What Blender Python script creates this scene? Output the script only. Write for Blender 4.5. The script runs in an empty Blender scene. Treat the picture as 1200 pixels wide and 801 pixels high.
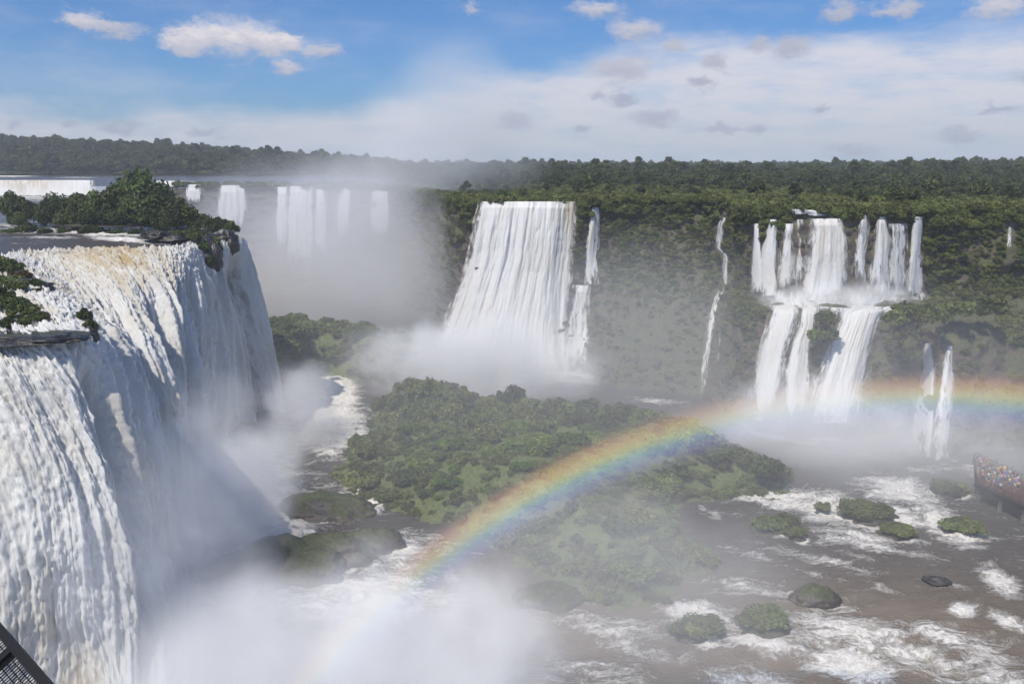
import bpy, bmesh, math, random
import numpy as np
from mathutils import Vector, Matrix
from mathutils.bvhtree import BVHTree
R = math.radians
random.seed(7)
rng = np.random.default_rng(11)
scn = bpy.context.scene
COL = scn.collection

# ------------------------------------------------------------------ camera, world, sun, exposure
F, CX, CY, HOR, CAMZ = 980.0, 600.0, 400.5, 190.0, 60.0
PITCH = math.atan((CY - HOR) / F)
cam_d = bpy.data.cameras.new('camera')
cam = bpy.data.objects.new('camera', cam_d)
COL.objects.link(cam)
cam.location = (0, 0, CAMZ)
cam.rotation_euler = (math.pi / 2 - PITCH, 0, 0)
cam_d.sensor_width = 36.0
cam_d.lens = 36.0 * F / 1200.0
cam_d.clip_start = 0.1
cam_d.clip_end = 20000
scn.camera = cam

SUN_AZ, SUN_EL = R(36.0), R(55.0)           # the sun stands behind the camera, to its left
to_sun = Vector((-math.sin(SUN_AZ) * math.cos(SUN_EL), -math.cos(SUN_AZ) * math.cos(SUN_EL), math.sin(SUN_EL)))
sun_d = bpy.data.lights.new('sun', 'SUN')
sun_d.energy = 5.0
sun_d.angle = R(0.53)
sun_d.color = (1.0, 0.93, 0.82)
sun = bpy.data.objects.new('sun', sun_d)
sun.rotation_euler = to_sun.to_track_quat('Z', 'Y').to_euler()
COL.objects.link(sun)

scn.view_settings.view_transform = 'Standard'
scn.view_settings.look = 'None'
scn.view_settings.exposure = -0.15
scn.view_settings.gamma = 1.0
scn.view_settings.use_curve_mapping = False
scn.cycles.max_bounces = 10
scn.cycles.diffuse_bounces = 2
scn.cycles.glossy_bounces = 2
scn.cycles.transparent_max_bounces = 24
scn.cycles.volume_bounces = 3
scn.cycles.volume_step_rate = 1.0
scn.cycles.volume_max_steps = 32
scn.cycles.use_denoising = True
scn.cycles.use_adaptive_sampling = True
scn.cycles.adaptive_threshold = 0.04
scn.cycles.sample_clamp_indirect = 4.0


class NT:
    """small helper to write node graphs"""
    def __init__(s, tree):
        s.t = tree
        s.n = tree.nodes
        s.l = tree.links

    def node(s, typ, props=None, **ins):
        nd = s.n.new(typ)
        for k, v in (props or {}).items():
            setattr(nd, k, v)
        for k, v in ins.items():
            key = int(k[1:]) if k[0] == '_' else k.replace('__', ' ')
            s.put(nd.inputs[key], v)
        return nd

    def put(s, sock, v):
        if hasattr(v, 'is_output'):
            s.l.new(v, sock)
        elif isinstance(v, (tuple, list)) and len(v) == 3 and sock.type == 'RGBA':
            sock.default_value = (*v, 1)
        else:
            sock.default_value = v

    def math(s, op, a, b=0.0, c=None, clamp=False):
        nd = s.node('ShaderNodeMath', {'operation': op, 'use_clamp': clamp}, _0=a, _1=b)
        if c is not None:
            s.put(nd.inputs[2], c)
        return nd.outputs[0]

    def vmath(s, op, a, b=(0, 0, 0), out=0):
        nd = s.node('ShaderNodeVectorMath', {'operation': op}, _0=a)
        if op == 'SCALE':
            s.put(nd.inputs['Scale'], b)
        else:
            s.put(nd.inputs[1], b)
        return nd.outputs[out]

    def noise(s, vec, scale, detail=2.0, rough=0.55, distortion=0.0, out=0):
        nd = s.node('ShaderNodeTexNoise', {}, Vector=vec, Scale=scale, Detail=detail, Roughness=rough, Distortion=distortion)
        return nd.outputs[out]

    def ramp(s, v, a, b, smooth=True, lo=0.0, hi=1.0):
        nd = s.node('ShaderNodeMapRange', {'interpolation_type': 'SMOOTHSTEP' if smooth else 'LINEAR', 'clamp': True})
        s.put(nd.inputs[0], v)
        for i, x in enumerate((a, b, lo, hi)):
            s.put(nd.inputs[i + 1], x)
        return nd.outputs[0]

    def mix(s, f, a, b):
        nd = s.node('ShaderNodeMix', {'data_type': 'RGBA'})
        s.put(nd.inputs[0], f)
        s.put(nd.inputs[6], a)
        s.put(nd.inputs[7], b)
        return nd.outputs[2]

    def attr(s, name, out=2):
        return s.node('ShaderNodeAttribute', {'attribute_name': name}).outputs[out]

    def mapping(s, vec, scale=(1, 1, 1), rot=(0, 0, 0), loc=(0, 0, 0)):
        return s.node('ShaderNodeMapping', {}, Vector=vec, Scale=scale, Rotation=rot, Location=loc).outputs[0]


def px_angles(px, py):
    cz = -(py - CY) / F
    y = math.cos(PITCH) + math.sin(PITCH) * cz
    z = -math.sin(PITCH) + math.cos(PITCH) * cz
    x = (px - CX) / F
    return math.atan2(x, y), math.atan2(z, math.hypot(x, y))


# ---- sky: Nishita plus a procedural cloud layer laid out on the sky's own directions
world = bpy.data.worlds.new('World')
scn.world = world
world.use_nodes = True
w = NT(world.node_tree)
w.n.clear()
sky = w.node('ShaderNodeTexSky', {'sky_type': 'NISHITA', 'sun_disc': False, 'sun_elevation': SUN_EL,
                                  'sun_rotation': math.pi + SUN_AZ, 'altitude': 200.0,
                                  'air_density': 1.0, 'dust_density': 0.6, 'ozone_density': 1.4})
tc = w.node('ShaderNodeTexCoord')
dirv = tc.outputs['Generated']
sep = w.node('ShaderNodeSeparateXYZ', {}, _0=dirv)
az = w.math('ARCTAN2', sep.outputs[0], sep.outputs[1])
el = w.math('ARCSINE', sep.outputs[2])
az_d = w.math('MULTIPLY', az, 57.2958)
el_d = w.math('MULTIPLY', el, 57.2958)
ang = w.node('ShaderNodeCombineXYZ', {}, _0=az_d, _1=el_d, _2=0.0).outputs[0]
# thin high veil near the horizon whose upper edge climbs to the right of the view
nz1 = w.noise(w.mapping(ang, scale=(0.10, 0.32, 1), rot=(0, 0, R(-6))), 1.0, 5.0, 0.6)
edge = w.math('ADD', w.math('MULTIPLY', w.ramp(az_d, -16, 14), 4.4), 3.1)
nz1o = w.math('MULTIPLY', w.math('SUBTRACT', nz1, 0.5), 5.0)
veil = w.ramp(w.math('SUBTRACT', w.math('ADD', edge, nz1o), el_d), -1.0, 1.4)
nz2 = w.noise(w.mapping(ang, scale=(0.22, 0.9, 1), rot=(0, 0, R(-8))), 1.0, 5.0, 0.62)
veil = w.math('MULTIPLY', veil, w.ramp(nz2, 0.25, 0.6, lo=0.62, hi=1.0))
streak = w.math('MULTIPLY', w.ramp(nz1, 0.42, 0.72), 0.28)
wisps = w.math('MAXIMUM', veil, w.math('MULTIPLY', streak, w.ramp(el_d, 14, 6)))
high = w.noise(w.mapping(ang, scale=(0.05, 0.09, 1)), 1.0, 6.0, 0.6)
wisps = w.math('MAXIMUM', wisps, w.math('MULTIPLY', w.ramp(high, 0.5, 0.75), w.ramp(el_d, 14, 30, hi=0.4)))
# small cumulus: (px, py, half width deg, half height deg, brightness 0 grey .. 1 sunlit)
CUM = [(268, 44, 6.6, 1.7, 1.0), (215, 50, 2.4, 0.9, .8), (330, 52, 3.2, .9, .9), (92, 24, 2.4, .8, .75), (135, 34, 3.2, .7, .45), (380, 62, 2.6, .6, .5),
       (338, 80, 1.9, .75, .6), (698, 12, 3.6, .9, .6), (745, 36, 3.6, 1.1, .6), (790, 52, 1.6, .6, .4),
       (728, 82, 4.2, 1.4, .42), (928, 54, 2.4, 1.2, .3), (890, 50, 1.2, .8, .4), (838, 72, 1.8, .75, .3), (824, 98, 1.6, .55, .2), (730, 116, 2.0, .75, .15),
       (698, 111, 1.4, .5, .2), (600, 143, 2.7, .9, .15), (765, 140, 3.2, .85, .25), (682, 152, 1.3, .6, .15), (845, 150, 3.6, .4, .25),
       (885, 152, 1.2, .5, .2), (1000, 176, 3, .6, .25), (1128, 158, 2.6, .75, .15), (1160, 127, 1.3, .55, .2), (1183, 129, 1.2, .5, .2),
       (960, 128, .8, .4, .2), (240, 155, 2.0, .5, .1), (146, 149, 1.6, .6, .1), (122, 147, 1.2, .4, .1), (84, 142, 1.0, .4, .15), (20, 148, 1.0, .4, .15),
       (1170, 8, 3.4, 1.1, .7), (985, 12, 2.4, .9, .35), (1055, 10, 3.2, .8, .45), (555, 8, 1.2, .5, .4), (1215, 90, 3, .8, .3)]
wob = w.node('ShaderNodeTexNoise', {}, Vector=w.mapping(ang, scale=(0.62, 1.25, 1)), Scale=1.0, Detail=7.0, Roughness=0.68).outputs[1]
wob2 = w.vmath('SCALE', w.vmath('SUBTRACT', wob, (0.5, 0.5, 0.5)), 2.6)
angw = w.vmath('ADD', ang, w.vmath('MULTIPLY', wob2, (1.1, 0.75, 0)))
cm, cb, cy_ = None, None, None
for (px, py, hw, hh, br) in CUM:
    a, e = px_angles(px, py)
    a, e = math.degrees(a), math.degrees(e)
    dv = w.vmath('MULTIPLY', w.vmath('SUBTRACT', angw, (a, e, 0)), (1 / (hw * .72), 1 / hh, 0))
    ln = w.vmath('LENGTH', dv, out=1)
    mk = w.math('SUBTRACT', 1.0, ln, clamp=True)
    bb = w.math('MULTIPLY', mk, br)
    dy_ = w.node('ShaderNodeSeparateXYZ', {}, _0=dv).outputs[1]
    yy_ = w.math('MULTIPLY', mk, w.ramp(dy_, -.55, .45))
    cy_ = yy_ if cy_ is None else w.math('ADD', cy_, yy_)
    cm = mk if cm is None else w.math('ADD', cm, mk)
    cb = bb if cb is None else w.math('ADD', cb, bb)
bright = w.math('DIVIDE', cb, w.math('MAXIMUM', cm, 0.001))
lit_ = w.math('DIVIDE', cy_, w.math('MAXIMUM', cm, 0.001))
bright = w.math('MULTIPLY', bright, w.math('ADD', .45, w.math('MULTIPLY', lit_, .6)))
nz3 = w.noise(w.mapping(ang, scale=(1.1, 2.0, 1)), 1.0, 6.0, 0.66)
cum = w.ramp(w.math('ADD', cm, w.math('MULTIPLY', w.math('SUBTRACT', nz3, 0.5), 0.85)), 0.08, 0.85)
cum = w.math('MULTIPLY', cum, w.ramp(bright, 0.0, 1.0, lo=0.9, hi=0.97))
veil_col = w.mix(w.ramp(el_d, 0.3, 6), (9.0, 8.8, 9.3), (9.3, 9.1, 9.8))
veil_col = w.mix(w.ramp(el_d, 1.6, 0.2), veil_col, (7.4, 8.0, 9.4))
cum_col = w.mix(bright, (3.5, 4.0, 5.7), (11.0, 10.2, 10.2))
cum_col = w.mix(w.ramp(nz3, 0.4, 0.65, hi=.5), cum_col, (6.2, 6.3, 7.6))
tint = w.node('ShaderNodeMix', {'data_type': 'RGBA', 'blend_type': 'MULTIPLY'})
w.put(tint.inputs[0], 1.0)
w.put(tint.inputs[6], sky.outputs[0])
w.put(tint.inputs[7], (0.37, 0.77, 1.30))
c1 = w.mix(w.math('MULTIPLY', wisps, 0.92), tint.outputs[2], veil_col)
c2 = w.mix(cum, c1, cum_col)
bg = w.node('ShaderNodeBackground', {}, Color=c2, Strength=0.09)
wo = w.node('ShaderNodeOutputWorld')
w.l.new(bg.outputs[0], wo.inputs[0])


# ------------------------------------------------------------------ helpers
def ray(px, py):
    cz = -(py - CY) / F
    return np.array([(px - CX) / F, math.cos(PITCH) + math.sin(PITCH) * cz, -math.sin(PITCH) + math.cos(PITCH) * cz])


def at_d(px, py, d):
    r = ray(px, py)
    return np.array([0, 0, CAMZ]) + r * (d / r[1])


def at_z(px, py, z):
    r = ray(px, py)
    return np.array([0, 0, CAMZ]) + r * ((z - CAMZ) / r[2])


def project(P):
    """world points (N,3) to photograph pixels"""
    P = np.asarray(P, float)
    y, z = P[:, 1], P[:, 2] - CAMZ
    dep = math.cos(PITCH) * y - math.sin(PITCH) * z
    up = math.sin(PITCH) * y + math.cos(PITCH) * z
    dep = np.maximum(dep, 0.1)
    return CX + F * P[:, 0] / dep, CY - F * up / dep


def _hash(i, j, k, s):
    h = (i.astype(np.uint32) * np.uint32(374761393) + j.astype(np.uint32) * np.uint32(668265263)
         + k.astype(np.uint32) * np.uint32(2147483647) + np.uint32((s * 974634777) & 0xffffffff))
    h = (h ^ (h >> np.uint32(13))) * np.uint32(1274126177)
    h = (h ^ (h >> np.uint32(16))) * np.uint32(2246822519)
    return ((h ^ (h >> np.uint32(15))) & np.uint32(0xffff)).astype(np.float32) / 32767.5 - 1.0


def vnoise(P, s=0):
    """smooth value noise in about -1..1"""
    P = np.asarray(P, np.float32)
    I = np.floor(P)
    f = P - I
    I = I.astype(np.int64) & 0xffff
    u = f * f * f * (f * (f * 6 - 15) + 10)
    out = 0
    for dx in (0, 1):
        wx = u[:, 0] if dx else 1 - u[:, 0]
        for dy in (0, 1):
            wy = u[:, 1] if dy else 1 - u[:, 1]
            for dz in (0, 1):
                wz = u[:, 2] if dz else 1 - u[:, 2]
                out = out + wx * wy * wz * _hash(I[:, 0] + dx, I[:, 1] + dy, I[:, 2] + dz, s)
    return out


def fbm(P, oct=4, s=0, gain=0.5, lac=2.03):
    P = np.asarray(P, np.float32)
    a, o, t = 1.0, 0, 0
    for i in range(oct):
        o = o + a * vnoise(P + i * 17.3, s + i)
        t += a
        a *= gain
        P = P * lac
    return o / t


def billow(P, oct=3, s=0, gain=0.5):
    P = np.asarray(P, np.float32)
    a, o, t = 1.0, 0, 0
    for i in range(oct):
        o = o + a * np.abs(vnoise(P + i * 11.1, s + i))
        t += a
        a *= gain
        P = P * 2.1
    return o / t


def smooth(a, b, x):
    t = np.clip((np.asarray(x, float) - a) / (b - a), 0, 1)
    return t * t * (3 - 2 * t)


def mesh_np(name, V, faces, attrs=None, smooth_shade=True):
    me = bpy.data.meshes.new(name)
    V = np.asarray(V, np.float32)
    faces = np.asarray(faces, np.int32)
    n = faces.shape[1]
    me.vertices.add(len(V))
    me.vertices.foreach_set('co', V.ravel())
    me.loops.add(faces.size)
    me.loops.foreach_set('vertex_index', faces.ravel())
    me.polygons.add(len(faces))
    me.polygons.foreach_set('loop_start', np.arange(0, faces.size, n, dtype=np.int32))
    me.polygons.foreach_set('use_smooth', np.full(len(faces), smooth_shade, dtype=bool))
    me.update(calc_edges=True)
    for k, v in (attrs or {}).items():
        a = me.attributes.new(k, 'FLOAT', 'POINT')
        a.data.foreach_set('value', np.asarray(v, np.float32))
    return me


def grid_faces(nu, nv):
    """quads of a grid stored as index = i*nv + j"""
    i, j = np.meshgrid(np.arange(nu - 1), np.arange(nv - 1), indexing='ij')
    a = (i * nv + j).ravel()
    return np.stack([a, a + nv, a + nv + 1, a + 1], 1)


def grid_normals(G):
    du = np.gradient(G, axis=0)
    dv = np.gradient(G, axis=1)
    n = np.cross(du, dv)
    return n / np.maximum(np.linalg.norm(n, axis=2, keepdims=True), 1e-9)


def catmull(K, t):
    """K (n, ...) control points, t in 0..n-1"""
    n = len(K)
    i = np.clip(np.floor(t).astype(int), 0, n - 2)
    f = t - i
    f = f.reshape(f.shape + (1,) * (K.ndim - 1))
    p0 = K[np.clip(i - 1, 0, n - 1)]
    p1, p2 = K[i], K[i + 1]
    p3 = K[np.clip(i + 2, 0, n - 1)]
    return 0.5 * (2 * p1 + (p2 - p0) * f + (2 * p0 - 5 * p1 + 4 * p2 - p3) * f ** 2 + (3 * p1 - p0 - 3 * p2 + p3) * f ** 3)


def link(name, me, mat=None, parent=None):
    o = bpy.data.objects.new(name, me)
    COL.objects.link(o)
    if mat is not None and me is not None and len(me.materials) == 0:
        me.materials.append(mat)
    if parent is not None:
        o.parent = parent
    return o


def tag(o, label=None, cat=None, group=None, kind=None):
    if label: o['label'] = label
    if cat: o['category'] = cat
    if group: o['group'] = group
    if kind: o['kind'] = kind
    return o


def empty(name, loc, rz=0.0, s=1.0):
    o = bpy.data.objects.new(name, None)
    o.location = loc
    o.rotation_euler = (0, 0, rz)
    o.scale = (s, s, s)
    o.empty_display_size = 0.5
    COL.objects.link(o)
    return o


def new_mat(name):
    m = bpy.data.materials.new(name)
    m.use_nodes = True
    t = NT(m.node_tree)
    t.n.clear()
    out = t.node('ShaderNodeOutputMaterial')
    return m, t, out


def simple_mat(name, col, rough=0.6, metal=0.0, var=0.25, scale=4.0, objcol=False, spec=0.3):
    m, t, out = new_mat(name)
    tcn = t.node('ShaderNodeTexCoord')
    nz = t.noise(tcn.outputs['Object'], scale, 4.0)
    base = t.node('ShaderNodeObjectInfo').outputs['Color'] if objcol else col
    dark = t.node('ShaderNodeMix', {'data_type': 'RGBA', 'blend_type': 'MULTIPLY'})
    t.put(dark.inputs[0], 1.0)
    t.put(dark.inputs[6], base)
    c = t.ramp(nz, 0.3, 0.7, lo=1 - var, hi=1 + var * .5)
    cc = t.node('ShaderNodeCombineColor', {}, _0=c, _1=c, _2=c).outputs[0]
    t.put(dark.inputs[7], cc)
    b = t.node('ShaderNodeBsdfPrincipled', {}, Base__Color=dark.outputs[2], Roughness=rough, Metallic=metal)
    b.inputs['Specular IOR Level'].default_value = spec
    t.l.new(b.outputs[0], out.inputs[0])
    return m


# ------------------------------------------------------------------ materials
def foliage_mat(name, c_dark, c_mid, c_light, brown=0.0):
    m, t, out = new_mat(name)
    ti = t.attr('tint')
    rnd = t.node('ShaderNodeObjectInfo').outputs['Random']
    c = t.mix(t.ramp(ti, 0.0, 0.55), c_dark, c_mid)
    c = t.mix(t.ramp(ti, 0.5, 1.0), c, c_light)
    hsv = t.node('ShaderNodeHueSaturation', {}, Color=c)
    t.put(hsv.inputs['Hue'], t.ramp(rnd, 0, 1, False, 0.475, 0.515))
    t.put(hsv.inputs['Value'], t.ramp(t.math('FRACT', t.math('MULTIPLY', rnd, 7.31)), 0, 1, False, 0.6, 1.45))
    b = t.node('ShaderNodeBsdfPrincipled', {}, Base__Color=hsv.outputs[0], Roughness=0.62)
    b.inputs['Specular IOR Level'].default_value = 0.25
    tr = t.node('ShaderNodeBsdfTranslucent', {}, Color=hsv.outputs[0])
    mx = t.node('ShaderNodeMixShader', {}, _0=0.22)
    t.l.new(b.outputs[0], mx.inputs[1])
    t.l.new(tr.outputs[0], mx.inputs[2])
    t.l.new(mx.outputs[0], out.inputs[0])
    return m


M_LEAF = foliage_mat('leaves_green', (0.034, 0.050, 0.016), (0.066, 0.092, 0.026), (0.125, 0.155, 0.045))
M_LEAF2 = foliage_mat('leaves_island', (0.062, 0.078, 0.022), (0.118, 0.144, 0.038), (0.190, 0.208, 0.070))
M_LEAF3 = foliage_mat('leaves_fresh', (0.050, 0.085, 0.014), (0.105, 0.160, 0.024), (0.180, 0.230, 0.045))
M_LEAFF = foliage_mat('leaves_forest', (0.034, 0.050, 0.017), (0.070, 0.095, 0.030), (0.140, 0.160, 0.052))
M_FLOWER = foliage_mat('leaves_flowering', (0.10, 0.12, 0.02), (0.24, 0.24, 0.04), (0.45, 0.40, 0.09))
M_DRY = foliage_mat('leaves_dry', (0.055, 0.035, 0.018), (0.10, 0.062, 0.03), (0.14, 0.10, 0.045))
M_BARK = simple_mat('bark', (0.11, 0.08, 0.055), 0.9, scale=2.0)


def rock_mat(name, c1, c2, moss=0.5, wet=0.35, g1=(0.036, 0.048, 0.016), g2=(0.082, 0.096, 0.034)):
    m, t, out = new_mat(name)
    g = t.node('ShaderNodeNewGeometry')
    pos = g.outputs['Position']
    n1 = t.noise(pos, 0.35, 6.0, 0.62)
    n2 = t.noise(pos, 1.7, 5.0, 0.6)
    c = t.mix(t.ramp(n1, 0.35, 0.65), c1, c2)
    c = t.mix(t.ramp(n2, 0.5, 0.75, hi=.5), c, (0.16, 0.13, 0.10))
    nz = t.node('ShaderNodeSeparateXYZ', {}, _0=g.outputs['Normal']).outputs[2]
    mm = t.ramp(t.math('ADD', nz, t.math('MULTIPLY', t.math('SUBTRACT', n1, 0.5), 1.6)), 0.75 - moss, 1.15 - moss)
    green = t.mix(t.ramp(n2, 0.35, 0.65), g1, g2)
    c = t.mix(t.math('MULTIPLY', mm, .85), c, green)
    b = t.node('ShaderNodeBsdfPrincipled', {}, Base__Color=c)
    t.put(b.inputs['Roughness'], t.ramp(mm, 0, 1, lo=wet, hi=0.9))
    bp = t.node('ShaderNodeBump', {}, Strength=0.8, Distance=0.5, Height=t.math('ADD', n1, t.math('MULTIPLY', n2, .6)))
    t.l.new(bp.outputs[0], b.inputs['Normal'])
    t.l.new(b.outputs[0], out.inputs[0])
    return m


M_ROCK = rock_mat('basalt_mossy', (0.030, 0.026, 0.024), (0.10, 0.075, 0.056), 0.2)
M_ROCKBARE = rock_mat('basalt_wet', (0.018, 0.017, 0.017), (0.045, 0.04, 0.036), -0.1, 0.25)
M_CLIFF = rock_mat('cliff_rock_and_moss', (0.075, 0.060, 0.046), (0.15, 0.110, 0.088), 0.66, 0.7, (0.048, 0.058, 0.022), (0.080, 0.090, 0.038))


def ground_mat():
    m, t, out = new_mat('scrub_ground')
    pos = t.node('ShaderNodeNewGeometry').outputs['Position']
    n1 = t.noise(pos, 0.05, 6.0, 0.6)
    n2 = t.noise(pos, 0.6, 5.0, 0.65)
    c = t.mix(t.ramp(n1, 0.35, 0.65), (0.038, 0.060, 0.016), (0.085, 0.110, 0.030))
    c = t.mix(t.ramp(n2, 0.4, 0.7), c, (0.055, 0.075, 0.022))
    c = t.mix(t.ramp(n2, 0.62, 0.8, hi=.5), c, (0.11, 0.10, 0.05))
    b = t.node('ShaderNodeBsdfPrincipled', {}, Base__Color=c, Roughness=0.9)
    bp = t.node('ShaderNodeBump', {}, Strength=1.0, Distance=1.0, Height=n2)
    t.l.new(bp.outputs[0], b.inputs['Normal'])
    t.l.new(b.outputs[0], out.inputs[0])
    return m


M_GROUND = ground_mat()


def river_mat():
    m, t, out = new_mat('river_water')
    pos = t.node('ShaderNodeNewGeometry').outputs['Position']
    foam = t.attr('foam')
    silt = t.attr('silt')
    warp = t.node('ShaderNodeTexNoise', {}, Vector=pos, Scale=0.12, Detail=3.0).outputs[1]
    p2 = t.vmath('ADD', pos, t.vmath('SCALE', t.vmath('SUBTRACT', warp, (.5, .5, .5)), 9.0))
    st = t.mapping(p2, scale=(0.34, 1.0, 1), rot=(0, 0, R(28)))
    n1 = t.noise(st, 0.42, 7.0, 0.66)
    n2 = t.noise(p2, 1.6, 6.0, 0.7)
    n3 = t.noise(st, 1.3, 4.0, 0.7)
    v = t.math('ADD', t.math('MULTIPLY', t.math('SUBTRACT', n1, 0.5), 1.5), t.math('MULTIPLY', t.math('SUBTRACT', n2, 0.5), 0.75))
    v = t.math('ADD', v, t.math('MULTIPLY', t.math('SUBTRACT', n3, 0.5), 0.5))
    fm = t.ramp(t.math('ADD', v, t.math('MULTIPLY', foam, 1.2)), 0.34, 0.86)
    wat = t.mix(silt, (0.072, 0.065, 0.058), (0.25, 0.20, 0.15))
    wat = t.mix(t.ramp(n1, 0.35, 0.7, hi=.45), wat, t.mix(silt, (0.085, 0.076, 0.064), (0.30, 0.25, 0.19)))
    fc = t.mix(t.ramp(n2, .35, .65), (0.60, 0.56, 0.49), (0.82, 0.80, 0.76))
    col = t.mix(fm, wat, fc)
    b = t.node('ShaderNodeBsdfPrincipled', {}, Base__Color=col)
    t.put(b.inputs['Roughness'], t.ramp(fm, 0, 1, lo=0.22, hi=0.8))
    b.inputs['IOR'].default_value = 1.33
    b.inputs['Specular IOR Level'].default_value = 0.35
    h = t.math('ADD', t.math('MULTIPLY', n1, 0.8), t.math('ADD', t.math('MULTIPLY', n2, 0.35), t.math('MULTIPLY', fm, 0.3)))
    bp = t.node('ShaderNodeBump', {}, Strength=0.9, Distance=0.8, Height=h)
    t.l.new(bp.outputs[0], b.inputs['Normal'])
    t.l.new(b.outputs[0], out.inputs[0])
    return m


M_RIVER = river_mat()


def falls_mat(name, alpha=False, white=(0.83, 0.83, 0.82), cream=(0.70, 0.66, 0.55)):
    """whitewater: attributes su (across, metres), sv (down, metres), amber, edge"""
    m, t, out = new_mat(name)
    su, sv = t.attr('su'), t.attr('sv')
    amber = t.attr('amber')
    pv = t.node('ShaderNodeCombineXYZ', {}, _0=su, _1=sv, _2=0.0).outputs[0]
    n1 = t.noise(t.mapping(pv, scale=(0.55, 0.10, 1)), 1.0, 6.0, 0.65)
    n2 = t.noise(t.mapping(pv, scale=(1.6, 0.35, 1)), 1.0, 5.0, 0.7, 0.6)
    n3 = t.noise(t.mapping(pv, scale=(0.16, 0.05, 1)), 1.0, 3.0, 0.5)
    n4 = t.noise(t.mapping(pv, scale=(4.2, 1.5, 1)), 1.0, 4.0, 0.75, 0.4)
    c = t.mix(t.ramp(t.math('ADD', t.math('MULTIPLY', n3, .6), t.math('MULTIPLY', n1, .4)), 0.46, 0.62, hi=.4), white, cream)
    c = t.mix(t.ramp(n2, 0.5, 0.75, hi=.35), c, (0.62, 0.61, 0.57))
    c = t.mix(t.ramp(n4, 0.52, 0.78, hi=.4), c, (0.46, 0.46, 0.44))
    am = t.math('MULTIPLY', amber, t.ramp(n1, 0.30, 0.62))
    c = t.mix(am, c, t.mix(n2, (0.30, 0.20, 0.075), (0.58, 0.45, 0.23)))
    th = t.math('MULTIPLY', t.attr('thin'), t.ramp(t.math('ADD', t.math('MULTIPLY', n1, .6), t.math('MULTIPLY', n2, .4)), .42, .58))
    c = t.mix(t.math('MULTIPLY', th, .7), c, (0.17, 0.155, 0.135))  # ridge valleys darkened in the colour: rock tint plus painted shade
    b = t.node('ShaderNodeBsdfPrincipled', {}, Base__Color=c, Roughness=0.75)
    b.inputs['Specular IOR Level'].default_value = 0.2
    if not alpha:
        b.inputs['Subsurface Weight'].default_value = 0.8
        b.inputs['Subsurface Radius'].default_value = (1.0, 1.0, 1.0)
        b.inputs['Subsurface Scale'].default_value = 0.55
    h = t.math('ADD', t.math('MULTIPLY', n1, 0.7), t.math('ADD', t.math('MULTIPLY', n2, 0.5), t.math('MULTIPLY', n4, 0.35)))
    bp = t.node('ShaderNodeBump', {}, Strength=0.55, Distance=0.6, Height=h)
    t.l.new(bp.outputs[0], b.inputs['Normal'])
    tr = t.node('ShaderNodeBsdfTranslucent', {}, Color=c)
    mx = t.node('ShaderNodeMixShader', {}, _0=0.18)
    t.l.new(b.outputs[0], mx.inputs[1])
    t.l.new(tr.outputs[0], mx.inputs[2])
    sh = mx.outputs[0]
    if alpha:
        edge = t.attr('edge')
        v = t.math('ADD', t.math('MULTIPLY', t.math('SUBTRACT', n1, 0.5), 1.5), t.math('MULTIPLY', t.math('SUBTRACT', n2, 0.5), 1.1))
        al = t.ramp(t.math('ADD', v, edge), 0.25, 0.75)
        tp = t.node('ShaderNodeBsdfTransparent')
        m2 = t.node('ShaderNodeMixShader', {}, _0=al)
        t.l.new(tp.outputs[0], m2.inputs[1])
        t.l.new(sh, m2.inputs[2])
        sh = m2.outputs[0]
    t.l.new(sh, out.inputs[0])
    return m


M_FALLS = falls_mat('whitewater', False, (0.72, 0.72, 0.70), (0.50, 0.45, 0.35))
M_VEIL = falls_mat('whitewater_veil', True)


# ------------------------------------------------------------------ lower river
def blob(PX, PY, blobs):
    o = np.zeros_like(PX)
    for (x, y, rx, ry, a, wgt) in blobs:
        c, s = math.cos(R(a)), math.sin(R(a))
        u = ((PX - x) * c + (PY - y) * s) / rx
        v = (-(PX - x) * s + (PY - y) * c) / ry
        o = np.maximum(o, wgt * np.exp(-(u * u + v * v)))
    return o


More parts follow.
